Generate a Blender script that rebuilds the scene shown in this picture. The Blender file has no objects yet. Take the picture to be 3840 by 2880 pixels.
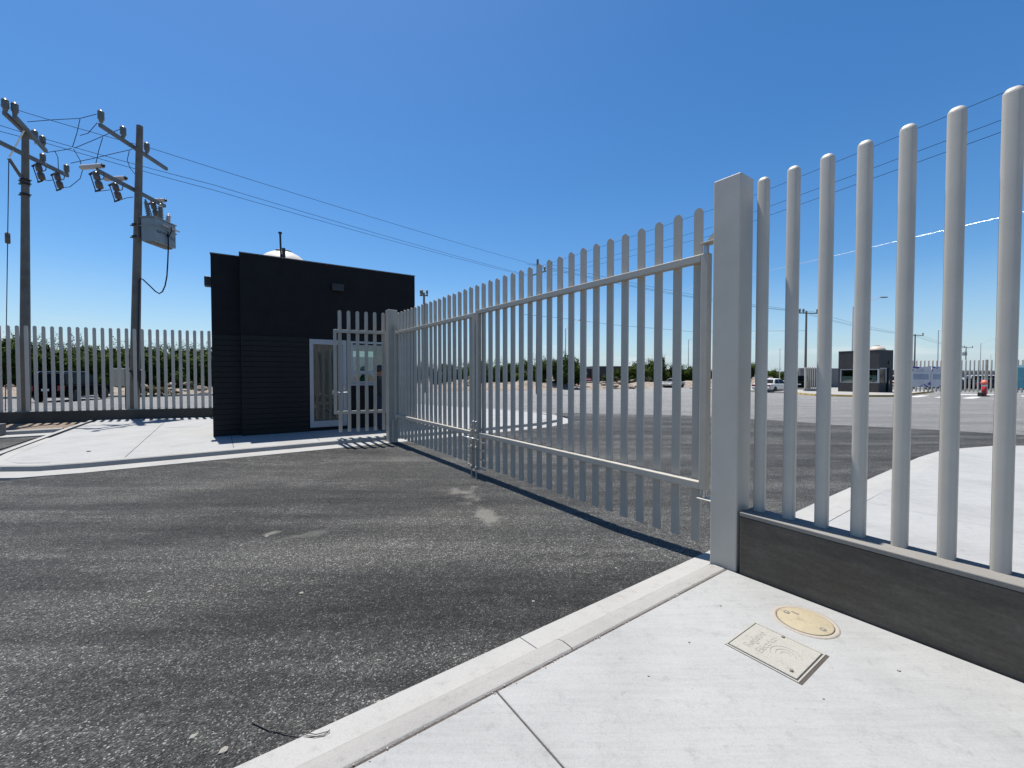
import bpy, bmesh, math, random
from math import sin, cos, pi, radians, sqrt, atan2, hypot
from mathutils import Vector, Matrix, noise

random.seed(7)
S = bpy.context.scene
COL = S.collection

# ------------------------------------------------------------------ camera, sky, sun, exposure
CAM_H = 1.6
PITCH = math.atan(36 / 1553.0)
cam_d = bpy.data.cameras.new("camera")
cam_d.sensor_width = 36.0
cam_d.lens = 1553.0 / 3840.0 * 36.0
cam_d.clip_start = 0.05
cam_d.clip_end = 6000
cam = bpy.data.objects.new("camera", cam_d)
cam.location = (0, 0, CAM_H)
cam.rotation_euler = (pi / 2 - PITCH, 0, 0)
COL.objects.link(cam)
S.camera = cam

SUN_AZ = radians(-40.0)      # clockwise from +Y
SUN_EL = radians(72.0)
W = bpy.data.worlds.new("World")
S.world = W
W.use_nodes = True
wn = W.node_tree.nodes
wl = W.node_tree.links
bg = wn["Background"]
sky = wn.new("ShaderNodeTexSky")
sky.sky_type = 'NISHITA'
sky.sun_disc = False
sky.sun_elevation = SUN_EL
sky.sun_rotation = SUN_AZ % (2 * pi)
sky.altitude = 0
sky.air_density = 1.0
sky.dust_density = 0.45
sky.ozone_density = 4.6
hs = wn.new("ShaderNodeHueSaturation")
hs.inputs['Saturation'].default_value = 1.27
hs.inputs['Value'].default_value = 1.0
wl.new(sky.outputs[0], hs.inputs['Color'])
# faint cloud wisps low over the horizon
tcw = wn.new("ShaderNodeTexCoord")
sxw = wn.new("ShaderNodeSeparateXYZ")
wl.new(tcw.outputs['Generated'], sxw.inputs[0])
mpw = wn.new("ShaderNodeMapping")
mpw.inputs['Scale'].default_value = (3.0, 3.0, 22.0)
mpw.inputs['Location'].default_value = (0.7, 0.2, 0.0)
wl.new(tcw.outputs['Generated'], mpw.inputs[0])
nzw = wn.new("ShaderNodeTexNoise")
nzw.inputs['Scale'].default_value = 1.6
nzw.inputs['Detail'].default_value = 7
nzw.inputs['Roughness'].default_value = 0.6
wl.new(mpw.outputs[0], nzw.inputs['Vector'])
crw = wn.new("ShaderNodeValToRGB")
crw.color_ramp.elements[0].position = 0.53
crw.color_ramp.elements[1].position = 0.72
wl.new(nzw.outputs[0], crw.inputs[0])
elw = wn.new("ShaderNodeValToRGB")
e_ = elw.color_ramp.elements
e_[0].position = 0.0; e_[0].color = (0.25, 0.25, 0.25, 1)
e_[1].position = 0.05; e_[1].color = (0.5, 0.5, 0.5, 1)
e2_ = e_.new(0.11); e2_.color = (0, 0, 0, 1)
wl.new(sxw.outputs['Z'], elw.inputs[0])
mlw = wn.new("ShaderNodeMath"); mlw.operation = 'MULTIPLY'
wl.new(crw.outputs[0], mlw.inputs[0]); wl.new(elw.outputs[0], mlw.inputs[1])
mxw = wn.new("ShaderNodeMix"); mxw.data_type = 'RGBA'
wl.new(mlw.outputs[0], mxw.inputs[0])
# pale air low over the horizon, the same all round
hzr = wn.new("ShaderNodeValToRGB")
h_ = hzr.color_ramp.elements
h_[0].position = 0.0; h_[0].color = (0.72, 0.72, 0.72, 1)
h_[1].position = 0.20; h_[1].color = (0, 0, 0, 1)
h2_ = h_.new(0.07); h2_.color = (0.36, 0.36, 0.36, 1)
wl.new(sxw.outputs['Z'], hzr.inputs[0])
hzm = wn.new("ShaderNodeMix"); hzm.data_type = 'RGBA'
wl.new(hzr.outputs[0], hzm.inputs[0])
wl.new(hs.outputs[0], hzm.inputs[6])
hzm.inputs[7].default_value = (3.3, 4.5, 5.7, 1)
wl.new(hzm.outputs[2], mxw.inputs[6])
mxw.inputs[7].default_value = (6.3, 6.4, 6.6, 1)
wl.new(mxw.outputs[2], bg.inputs['Color'])
bg.inputs['Strength'].default_value = 0.084

sun_d = bpy.data.lights.new("sun", 'SUN')
sun_d.energy = 5.0
sun_d.angle = radians(0.5)
sun_d.color = (1.0, 0.965, 0.91)
sun = bpy.data.objects.new("sun", sun_d)
sv = Vector((sin(SUN_AZ) * cos(SUN_EL), cos(SUN_AZ) * cos(SUN_EL), sin(SUN_EL)))
sun.rotation_euler = sv.to_track_quat('Z', 'Y').to_euler()
sun.location = sv * 60
COL.objects.link(sun)
S.view_settings.view_transform = 'Standard'
S.view_settings.look = 'None'
S.view_settings.exposure = 0.72
S.view_settings.gamma = 1.0
S.view_settings.use_curve_mapping = False
S.cycles.max_bounces = 8
S.cycles.transparent_max_bounces = 16

# ------------------------------------------------------------------ surveyed frame of the site
F = 1553.0
OX, OY = -2.806, 9.401                     # foot of the left gate post
DX, DY = 0.5787, -0.8155                   # along the gate, towards the near post
NX, NY = 0.8155, 0.5787                    # through the gate, outwards
TH = atan2(DY, DX)


def ST(s, t):
    return (OX + s * DX + t * NX, OY + s * DY + t * NY)


def slope(y):
    return -0.0075 * max(0.0, y - 12.0)


def ray(px, py):
    a = (px - 1920) / F
    b = -(py - 1440) / F
    return Vector((a, cos(PITCH) + sin(PITCH) * b, -sin(PITCH) + cos(PITCH) * b))


def at(px, py, D):
    """point at ground distance D (along +Y) seen in that direction"""
    r = ray(px, py)
    k = D / r.y
    return Vector((r.x * k, D, CAM_H + r.z * k))


def gpt(px, py, dz=0.0):
    r = ray(px, py)
    k = (dz - CAM_H) / r.z
    p = Vector((0, 0, CAM_H)) + r * k
    if p.y > 12:
        k = (dz + 0.09 - CAM_H) / (r.z + 0.0075 * r.y)
        p = Vector((0, 0, CAM_H)) + r * k
    return p


# ------------------------------------------------------------------ materials
def new_mat(name):
    m = bpy.data.materials.new(name)
    m.use_nodes = True
    nt = m.node_tree
    b = nt.nodes["Principled BSDF"]
    return m, nt, b


def N(nt, t, **kw):
    n = nt.nodes.new(t)
    for k, v in kw.items():
        if k in n.inputs:
            n.inputs[k].default_value = v
        else:
            setattr(n, k, v)
    return n


def ramp(nt, fac, stops):
    r = nt.nodes.new("ShaderNodeValToRGB")
    e = r.color_ramp.elements
    while len(e) < len(stops):
        e.new(0.5)
    for i, (p, c) in enumerate(stops):
        e[i].position = p
        e[i].color = (c[0], c[1], c[2], 1) if not isinstance(c, float) else (c, c, c, 1)
    nt.links.new(fac, r.inputs[0])
    return r


def mixc(nt, fac, a, b, mode='MIX'):
    m = nt.nodes.new("ShaderNodeMix")
    m.data_type = 'RGBA'
    m.blend_type = mode
    for sock, v in ((m.inputs[0], fac), (m.inputs[6], a), (m.inputs[7], b)):
        if hasattr(v, 'is_linked') or hasattr(v, 'links'):
            nt.links.new(v, sock)
        elif isinstance(v, (int, float)):
            sock.default_value = v
        else:
            sock.default_value = (v[0], v[1], v[2], 1)
    return m.outputs[2]


def wpos(nt, rot=0.0, scale=(1, 1, 1), obj=False):
    if obj:
        c = nt.nodes.new("ShaderNodeTexCoord").outputs['Object']
    else:
        c = nt.nodes.new("ShaderNodeNewGeometry").outputs['Position']
    mp = nt.nodes.new("ShaderNodeMapping")
    mp.inputs['Rotation'].default_value = (0, 0, rot)
    mp.inputs['Scale'].default_value = scale
    nt.links.new(c, mp.inputs[0])
    return mp.outputs[0]


def noise_n(nt, vec, scale, detail=4, rough=0.6):
    n = N(nt, "ShaderNodeTexNoise", Scale=scale, Detail=detail, Roughness=rough)
    nt.links.new(vec, n.inputs['Vector'])
    return n.outputs[0]


def bump(nt, b, h, strength, dist=0.01):
    bp = N(nt, "ShaderNodeBump", Strength=strength, Distance=dist)
    nt.links.new(h, bp.inputs['Height'])
    nt.links.new(bp.outputs[0], b.inputs['Normal'])


def paint(name, col, rough=0.45, var=0.12, grain=60.0, gb=0.0, metal=0.0, obj=True, spec=0.5):
    m, nt, b = new_mat(name)
    v = wpos(nt, obj=obj)
    n1 = noise_n(nt, v, 3.0, 5)
    c = ramp(nt, n1, [(0.3, tuple(x * (1 - var) for x in col)), (0.7, tuple(min(1, x * (1 + var)) for x in col))])
    nt.links.new(c.outputs[0], b.inputs['Base Color'])
    b.inputs['Roughness'].default_value = rough
    b.inputs['Metallic'].default_value = metal
    b.inputs['Specular IOR Level'].default_value = spec
    if gb:
        n2 = noise_n(nt, v, grain, 3)
        bump(nt, b, n2, gb, 0.004)
    return m


def glass(name, tint=(0.75, 0.85, 0.82), refl=0.16, painted_refl=None):
    m, nt, b = new_mat(name)
    out = nt.nodes["Material Output"]
    tr = N(nt, "ShaderNodeBsdfTransparent")
    tr.inputs[0].default_value = (*tint, 1)
    gl = N(nt, "ShaderNodeBsdfGlossy")
    gl.inputs['Roughness'].default_value = 0.02
    lw = N(nt, "ShaderNodeFresnel", IOR=1.5)
    ad = N(nt, "ShaderNodeMath", operation='ADD')
    nt.links.new(lw.outputs[0], ad.inputs[0])
    ad.inputs[1].default_value = refl
    mx = N(nt, "ShaderNodeMixShader")
    nt.links.new(ad.outputs[0], mx.inputs[0])
    base_ = tr.outputs[0]
    if painted_refl:  # diffuse layer standing in for reflected pavement and sky
        df_ = N(nt, "ShaderNodeBsdfDiffuse")
        df_.inputs[0].default_value = (*painted_refl, 1)
        m2 = N(nt, "ShaderNodeMixShader")
        m2.inputs[0].default_value = 0.6
        nt.links.new(tr.outputs[0], m2.inputs[1]); nt.links.new(df_.outputs[0], m2.inputs[2])
        base_ = m2.outputs[0]
    nt.links.new(base_, mx.inputs[1])
    nt.links.new(gl.outputs[0], mx.inputs[2])
    nt.links.new(mx.outputs[0], out.inputs[0])
    return m


def asphalt_mat(name, dark, mid, dust, speck=1.0, dustlow=0.5, rd=0.0, patches=False):
    m, nt, b = new_mat(name)
    p = wpos(nt)
    ps = wpos(nt, rot=-atan2(NY, NX) + rd, scale=(0.11, 1.0, 1.0))
    # aggregate: stone cells
    v1 = N(nt, "ShaderNodeTexVoronoi", Scale=135.0)
    nt.links.new(p, v1.inputs['Vector'])
    sepc = N(nt, "ShaderNodeSeparateColor")
    nt.links.new(v1.outputs['Color'], sepc.inputs[0])
    st = ramp(nt, sepc.outputs[0], [(0.0, 0.30), (0.5, 0.8), (0.80, 1.4), (0.93, 2.6), (1.0, 6.5)])
    fine = noise_n(nt, p, 38.0, 4, 0.7)
    fr = ramp(nt, fine, [(0.3, 0.40), (0.7, 1.7)])
    # wheel-swept dust along the road
    d1 = noise_n(nt, ps, 1.5, 7, 0.66)
    d2 = noise_n(nt, p, 1.7, 6, 0.68)
    d3 = noise_n(nt, p, 11.0, 6, 0.78)
    a1 = N(nt, "ShaderNodeMath", operation='MULTIPLY_ADD')
    nt.links.new(d1, a1.inputs[0]); a1.inputs[1].default_value = 0.55
    a2 = N(nt, "ShaderNodeMath", operation='MULTIPLY'); a2.inputs[1].default_value = 0.17
    nt.links.new(d2, a2.inputs[0]); nt.links.new(a2.outputs[0], a1.inputs[2])
    a3 = N(nt, "ShaderNodeMath", operation='MULTIPLY_ADD'); a3.inputs[1].default_value = 0.28
    nt.links.new(d3, a3.inputs[0]); nt.links.new(a1.outputs[0], a3.inputs[2])
    df = ramp(nt, a3.outputs[0], [(dustlow - 0.10, 0.0), (dustlow, 0.34), (dustlow + 0.11, 1.0)])
    base = mixc(nt, df.outputs[0], dark, mid)
    # dropped sand and mortar patches
    e1 = noise_n(nt, ps, 2.3, 7, 0.7)
    e2 = noise_n(nt, p, 0.55, 2, 0.5)
    em = N(nt, "ShaderNodeMath", operation='MULTIPLY')
    nt.links.new(e1, em.inputs[0]); nt.links.new(e2, em.inputs[1])
    ef = ramp(nt, em.outputs[0], [(0.385, 0.0), (0.46, 0.75)])
    dusty = tuple(x * 0.62 for x in dust)
    base = mixc(nt, ef.outputs[0], base, dusty)
    late = []
    if patches:
        # spilled sand: a few irregular patches in known spots (centre, half-lengths along s and t, strength)
        wob_a = noise_n(nt, ps, 2.2, 8, 0.74)
        wob_b = noise_n(nt, p, 2.4, 8, 0.72)
        for (ps_, pt_, hs_, ht_, stg, crisp) in ((4.35, -0.42, 0.36, 0.30, 0.80, 1), (5.38, -0.70, 0.34, 0.18, 0.85, 1), (4.80, -0.62, 0.20, 0.20, 0.6, 1), (4.52, -2.75, 0.06, 0.12, 0.85, 1), (4.75, -2.5, 0.10, 0.35, 0.35, 1),
                                           (5.3, -2.6, 0.75, 4.6, 0.40, 0), (1.9, -3.6, 0.45, 2.8, 0.38, 0), (3.4, -5.0, 0.5, 2.4, 0.30, 0), (3.0, 2.4, 0.8, 3.0, 0.30, 0), (6.2, 2.9, 0.10, 0.9, 0.8, 1), (1.2, 0.8, 0.7, 1.6, 0.35, 0)):
            x_, y_ = ST(ps_, pt_)
            mp = nt.nodes.new("ShaderNodeMapping")
            mp.vector_type = 'TEXTURE'
            mp.inputs['Location'].default_value = (x_, y_, 0)
            mp.inputs['Rotation'].default_value = (0, 0, TH)
            mp.inputs['Scale'].default_value = (hs_, ht_, 4.0)
            nt.links.new(nt.nodes.new("ShaderNodeNewGeometry").outputs['Position'], mp.inputs[0])
            ln = N(nt, "ShaderNodeVectorMath", operation='LENGTH')
            nt.links.new(mp.outputs[0], ln.inputs[0])
            amp = 4.2 if crisp else 5.0
            sb = N(nt, "ShaderNodeMath", operation='MULTIPLY_ADD')
            nt.links.new(wob_b if crisp else wob_a, sb.inputs[0]); sb.inputs[1].default_value = amp
            nt.links.new(ln.outputs['Value'], sb.inputs[2])
            mr = N(nt, "ShaderNodeMapRange")
            nt.links.new(sb.outputs[0], mr.inputs[0])
            mr.inputs[1].default_value = amp * 0.5 + (0.25 if crisp else -0.4)
            mr.inputs[2].default_value = amp * 0.5 + (0.85 if crisp else 1.1)
            mr.inputs[3].default_value = stg; mr.inputs[4].default_value = 0.0
            if crisp: late.append(mr.outputs[0])
            else: base = mixc(nt, mr.outputs[0], base, dusty)
    c1 = mixc(nt, 0.75, base, fr.outputs[0], 'MULTIPLY')
    c2 = mixc(nt, speck, c1, st.outputs[0], 'MULTIPLY')
    c3 = c2
    for lf in late:
        c3 = mixc(nt, lf, c3, dust)
    nt.links.new(c3, b.inputs['Base Color'])
    b.inputs['Roughness'].default_value = 0.82
    b.inputs['Specular IOR Level'].default_value = 0.35
    hm = N(nt, "ShaderNodeMath", operation='MULTIPLY_ADD')
    nt.links.new(v1.outputs['Distance'], hm.inputs[0]); hm.inputs[1].default_value = -1.0
    nt.links.new(fine, hm.inputs[2])
    bump(nt, b, hm.outputs[0], 1.0, 0.016)
    return m


def concrete_mat(name, col, var=0.14, stain=0.35, broom=True, rough=0.85, bs=0.25):
    m, nt, b = new_mat(name)
    p = wpos(nt)
    n1 = noise_n(nt, p, 1.3, 6, 0.65)
    n2 = noise_n(nt, p, 14.0, 5, 0.7)
    n3 = noise_n(nt, p, 120.0, 3, 0.6)
    c = ramp(nt, n1, [(0.25, tuple(x * (1 - var) for x in col)), (0.5, col), (0.8, tuple(min(1, x * (1 + var * 0.6)) for x in col))])
    s = ramp(nt, n2, [(0.30, 0.72), (0.44, 1.0), (0.7, 1.03)])
    c2 = mixc(nt, stain, c.outputs[0], s.outputs[0], 'MULTIPLY')
    g = ramp(nt, n3, [(0.28, 0.82), (0.5, 1.0), (0.75, 1.08)])
    c3 = mixc(nt, 0.6, c2, g.outputs[0], 'MULTIPLY')
    # small dark pits
    v = N(nt, "ShaderNodeTexVoronoi", Scale=9.0)
    nt.links.new(p, v.inputs['Vector'])
    pit = ramp(nt, v.outputs['Distance'], [(0.02, 0.45), (0.05, 1.0)])
    c4 = mixc(nt, 0.5, c3, pit.outputs[0], 'MULTIPLY')
    if broom:
        pb = wpos(nt, rot=-atan2(NY, NX), scale=(2.2, 30.0, 1.0))
        bn = noise_n(nt, pb, 1.0, 5, 0.7)
        br = ramp(nt, bn, [(0.3, 0.90), (0.55, 1.0), (0.75, 1.04)])
        c4 = mixc(nt, 0.8, c4, br.outputs[0], 'MULTIPLY')
    nt.links.new(c4, b.inputs['Base Color'])
    b.inputs['Roughness'].default_value = rough
    b.inputs['Specular IOR Level'].default_value = 0.3
    h = n3
    if broom:
        ps = wpos(nt, rot=-atan2(NY, NX), scale=(3.0, 120.0, 1.0))
        nb = noise_n(nt, ps, 1.0, 2, 0.5)
        ad = N(nt, "ShaderNodeMath", operation='ADD')
        nt.links.new(nb, ad.inputs[0]); nt.links.new(n3, ad.inputs[1])
        h = ad.outputs[0]
    bump(nt, b, h, bs, 0.006)
    return m


def dirt_mat(name, c0, c1, c2, sc=1.0):
    m, nt, b = new_mat(name)
    p = wpos(nt)
    n1 = noise_n(nt, p, 0.5 * sc, 8, 0.7)
    n2 = noise_n(nt, p, 5.0 * sc, 6, 0.75)
    a = N(nt, "ShaderNodeMath", operation='ADD')
    nt.links.new(n1, a.inputs[0]); nt.links.new(n2, a.inputs[1])
    h = N(nt, "ShaderNodeMath", operation='MULTIPLY'); h.inputs[1].default_value = 0.5
    nt.links.new(a.outputs[0], h.inputs[0])
    r = ramp(nt, h.outputs[0], [(0.36, c0), (0.48, c1), (0.62, c2)])
    nt.links.new(r.outputs[0], b.inputs['Base Color'])
    b.inputs['Roughness'].default_value = 0.95
    b.inputs['Specular IOR Level'].default_value = 0.15
    bump(nt, b, n2, 0.8, 0.08)
    return m


def leaf_mat(name, c0, c1):
    m, nt, b = new_mat(name)
    oi = nt.nodes.new("ShaderNodeObjectInfo")
    p = wpos(nt)
    n1 = noise_n(nt, p, 2.2, 3, 0.6)
    r = ramp(nt, n1, [(0.3, c0), (0.7, c1)])
    rr = ramp(nt, oi.outputs['Random'], [(0.0, 0.8), (1.0, 1.2)])
    c = mixc(nt, 1.0, r.outputs[0], rr.outputs[0], 'MULTIPLY')
    nt.links.new(c, b.inputs['Base Color'])
    b.inputs['Roughness'].default_value = 0.85
    b.inputs['Specular IOR Level'].default_value = 0.08
    return m


M = {}
M['asphalt'] = asphalt_mat('fresh_asphalt', (0.0195, 0.0192, 0.0182), (0.098, 0.095, 0.088), (0.22, 0.21, 0.185), 0.75, 0.500, patches=True)
M['street'] = asphalt_mat('old_asphalt', (0.135, 0.133, 0.128), (0.225, 0.222, 0.212), (0.29, 0.28, 0.26), 0.3, 0.50, rd=radians(70))
M['concrete'] = concrete_mat('pavement_concrete', (0.270, 0.270, 0.263), 0.16, 0.5)
M['kerb'] = concrete_mat('kerb_concrete', (0.282, 0.276, 0.262), 0.14, 0.65, broom=False, bs=0.5)
M['kerb_head'] = concrete_mat('kerb_head_concrete', (0.248, 0.240, 0.226), 0.14, 0.7, broom=False, bs=0.5)
M['joint'] = dirt_mat('joint_dirt', (0.075, 0.06, 0.05), (0.125, 0.102, 0.088), (0.18, 0.155, 0.135), 8.0)
M['dirt'] = dirt_mat('pale_dirt', (0.12, 0.09, 0.065), (0.20, 0.155, 0.115), (0.28, 0.235, 0.185))
M['rubble'] = dirt_mat('rubble_dirt', (0.085, 0.065, 0.05), (0.22, 0.18, 0.145), (0.34, 0.30, 0.255), 3.0)
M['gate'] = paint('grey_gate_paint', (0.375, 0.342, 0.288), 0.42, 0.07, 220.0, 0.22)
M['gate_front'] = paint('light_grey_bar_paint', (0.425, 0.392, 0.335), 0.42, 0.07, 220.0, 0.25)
M['steel'] = paint('galvanised_steel', (0.42, 0.43, 0.43), 0.35, 0.12, 80, 0.1, metal=0.6)
M['dark_wall'] = paint('charcoal_wall_paint', (0.0105, 0.0105, 0.0115), 0.75, 0.18, 90.0, 0.25, spec=0.2)
M['board'] = paint('charcoal_board_paint', (0.0105, 0.0105, 0.0115), 0.6, 0.15, 60.0, 0.15, spec=0.25)
M['coping'] = paint('coping_concrete', (0.16, 0.155, 0.15), 0.8, 0.15)
M['alu'] = paint('grey_aluminium', (0.33, 0.345, 0.37), 0.4, 0.06, metal=0.2)
M['inner'] = paint('interior_wall', (0.34, 0.34, 0.32), 0.9, 0.05)
M['black'] = paint('black_plastic', (0.012, 0.012, 0.013), 0.5, 0.1)
M['rubber'] = paint('rubber', (0.02, 0.02, 0.02), 0.8, 0.1)
M['pole'] = paint('pole_concrete', (0.135, 0.125, 0.110), 0.9, 0.22, 25.0, 0.3)
M['arm'] = paint('crossarm_steel', (0.12, 0.135, 0.14), 0.6, 0.15)
M['insulator'] = paint('insulator_porcelain', (0.12, 0.125, 0.115), 0.35, 0.1)
M['brown_porc'] = paint('brown_porcelain', (0.10, 0.075, 0.06), 0.3, 0.1)
M['tube_grey'] = paint('pale_grey_tube', (0.42, 0.38, 0.37), 0.4, 0.06)
M['tank_grey'] = paint('transformer_paint', (0.19, 0.23, 0.25), 0.5, 0.10)
M['wire'] = paint('wire', (0.02, 0.022, 0.035), 0.95, 0.05, spec=0.05)
M['wire_light'] = paint('bright_wire', (0.75, 0.75, 0.75), 0.25, 0.03, metal=0.7)
def streak_wall(name, c0, c1, c2):
    m, nt, b = new_mat(name)
    tc = nt.nodes.new("ShaderNodeTexCoord").outputs['Object']
    mp = nt.nodes.new("ShaderNodeMapping")
    mp.inputs['Rotation'].default_value = (0, radians(9), 0)
    mp.inputs['Scale'].default_value = (2.2, 1.0, 11.0)
    nt.links.new(tc, mp.inputs[0])
    n1 = noise_n(nt, mp.outputs[0], 1.6, 7, 0.72)
    n2 = noise_n(nt, tc, 2.2, 5, 0.65)
    n3 = noise_n(nt, tc, 45.0, 4, 0.7)
    a = N(nt, "ShaderNodeMath", operation='MULTIPLY_ADD')
    nt.links.new(n1, a.inputs[0]); a.inputs[1].default_value = 0.62
    a2 = N(nt, "ShaderNodeMath", operation='MULTIPLY'); a2.inputs[1].default_value = 0.38
    nt.links.new(n2, a2.inputs[0]); nt.links.new(a2.outputs[0], a.inputs[2])
    c = ramp(nt, a.outputs[0], [(0.36, c0), (0.5, c1), (0.64, c2)])
    g = ramp(nt, n3, [(0.3, 0.75), (0.7, 1.2)])
    cc = mixc(nt, 0.7, c.outputs[0], g.outputs[0], 'MULTIPLY')
    nt.links.new(cc, b.inputs['Base Color'])
    b.inputs['Roughness'].default_value = 0.7
    b.inputs['Specular IOR Level'].default_value = 0.3
    bump(nt, b, a.outputs[0], 0.25, 0.008)
    return m


M['wall_brown'] = streak_wall('dark_rendered_wall', (0.066, 0.055, 0.042), (0.087, 0.073, 0.056), (0.122, 0.104, 0.082))
M['wall_cap'] = concrete_mat('wall_cap_concrete', (0.185, 0.175, 0.158), 0.12, 0.3, broom=False)
M['wall_lo'] = concrete_mat('low_wall_render', (0.075, 0.068, 0.056), 0.35, 0.5, broom=False)
M['cover_y'] = concrete_mat('sandy_cover', (0.31, 0.265, 0.18), 0.22, 0.8, broom=False, bs=0.4)
M['cover_rim'] = concrete_mat('pinkish_rim', (0.30, 0.265, 0.225), 0.1, 0.5, broom=False, bs=0.4)
M['cover_g'] = concrete_mat('handhole_concrete', (0.275, 0.265, 0.235), 0.12, 0.6, broom=False, bs=0.5)
M['white_paint'] = paint('road_paint', (0.5, 0.5, 0.48), 0.7, 0.1, obj=False)
M['yellow_paint'] = paint('kerb_yellow', (0.34, 0.24, 0.08), 0.8, 0.35, obj=False)
M['leaf'] = leaf_mat('mesquite_leaf', (0.024, 0.041, 0.007), (0.056, 0.080, 0.015))
M['leaf_y'] = leaf_mat('dry_weed_leaf', (0.06, 0.052, 0.014), (0.12, 0.09, 0.03))
M['leaf_g'] = leaf_mat('grey_brush_leaf', (0.04, 0.043, 0.028), (0.075, 0.075, 0.05))
M['leaf_d'] = leaf_mat('cypress_leaf', (0.014, 0.022, 0.010), (0.03, 0.04, 0.018))
M['bark'] = paint('bark', (0.07, 0.055, 0.04), 0.9, 0.25)
M['glass'] = glass('window_glass', (0.72, 0.80, 0.78), 0.08)
M['glass_tint'] = glass('tinted_glass', (0.30, 0.36, 0.42), 0.10)  # darker blue-grey tint for the lower back pane
M['glass_door'] = glass('door_glass', (0.34, 0.40, 0.37), 0.04, painted_refl=(0.085, 0.10, 0.092))  # grey-green reflection painted into the pane as diffuse colour
M['glass_dark'] = paint('car_glass', (0.005, 0.006, 0.007), 0.15, 0.05, spec=0.08)
M['car_black'] = paint('black_car_paint', (0.002, 0.002, 0.0025), 0.5, 0.05, spec=0.03)
M['car_white'] = paint('white_car_paint', (0.55, 0.54, 0.51), 0.25, 0.02)
M['car_silver'] = paint('champagne_car_paint', (0.34, 0.34, 0.31), 0.25, 0.03, metal=0.5)
M['car_blue'] = paint('dark_blue_car_paint', (0.008, 0.010, 0.03), 0.3, 0.05, spec=0.3)
M['red_lens'] = paint('red_lamp_lens', (0.22, 0.015, 0.02), 0.2, 0.05)
M['clear_lens'] = paint('headlamp_lens', (0.6, 0.6, 0.6), 0.15, 0.05)
M['chrome'] = paint('chrome', (0.6, 0.6, 0.62), 0.15, 0.03, metal=0.9)
M['tank_beige'] = paint('beige_water_tank', (0.42, 0.35, 0.28), 0.55, 0.06)
M['tank_white'] = paint('white_water_tank', (0.52, 0.48, 0.42), 0.5, 0.05)
M['pale_wall'] = paint('pale_grey_wall', (0.20, 0.19, 0.175), 0.9, 0.08, obj=False)
M['booth_wall'] = paint('booth_charcoal', (0.035, 0.034, 0.035), 0.8, 0.25, 40, 0.2)
M['white_roof'] = paint('far_white_roof', (0.42, 0.40, 0.37), 0.8, 0.06)
M['hall_wall'] = paint('far_dark_hall', (0.018, 0.020, 0.026), 0.6, 0.2)
M['banner_w'] = paint('white_vinyl_banner', (0.50, 0.50, 0.52), 0.45, 0.08)
M['banner_b'] = paint('blue_banner_print', (0.03, 0.02, 0.23), 0.5, 0.1)
M['banner_g'] = paint('grey_banner_print', (0.27, 0.30, 0.37), 0.5, 0.12)
M['banner_t'] = paint('teal_banner', (0.10, 0.32, 0.38), 0.5, 0.15)
M['banner_m'] = paint('mint_banner', (0.55, 0.75, 0.72), 0.5, 0.1)
M['red'] = paint('red_plastic', (0.45, 0.018, 0.03), 0.45, 0.08)
M['orange'] = paint('orange_red_plastic', (0.75, 0.16, 0.10), 0.45, 0.08)
M['white_plastic'] = paint('white_plastic', (0.72, 0.70, 0.66), 0.45, 0.05)
M['lamp_white'] = paint('white_lamp_pole', (0.55, 0.55, 0.55), 0.45, 0.04)
M['paper'] = paint('paper', (0.62, 0.66, 0.60), 0.8, 0.05)
M['box_grey'] = paint('meter_box_paint', (0.34, 0.34, 0.32), 0.5, 0.06)
M['skin'] = paint('skin', (0.23, 0.10, 0.055), 0.55, 0.06)
M['shirt'] = paint('black_shirt', (0.012, 0.012, 0.014), 0.85, 0.15, 90, 0.3)
M['jeans'] = paint('dark_jeans', (0.013, 0.018, 0.045), 0.85, 0.2, 120, 0.3)
M['hair'] = paint('dark_hair', (0.006, 0.005, 0.005), 0.5, 0.1)
M['vest'] = paint('green_vest', (0.07, 0.55, 0.10), 0.7, 0.1)
M['maroon'] = paint('maroon_chair', (0.09, 0.008, 0.012), 0.7, 0.1)
M['stone'] = paint('loose_stone', (0.25, 0.23, 0.20), 0.9, 0.2)
M['white_stone'] = paint('white_stone', (0.20, 0.19, 0.165), 0.9, 0.15)
M['rust'] = paint('tie_wire', (0.02, 0.018, 0.018), 0.6, 0.1)
M['concrete_far'] = concrete_mat('far_concrete', (0.27, 0.26, 0.24), 0.1, 0.2, broom=False)
M['cast_mark'] = concrete_mat('cast_mark', (0.17, 0.155, 0.13), 0.2, 0.5, broom=False)
M['slot'] = paint('dark_gap', (0.055, 0.046, 0.040), 0.95, 0.2)


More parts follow.
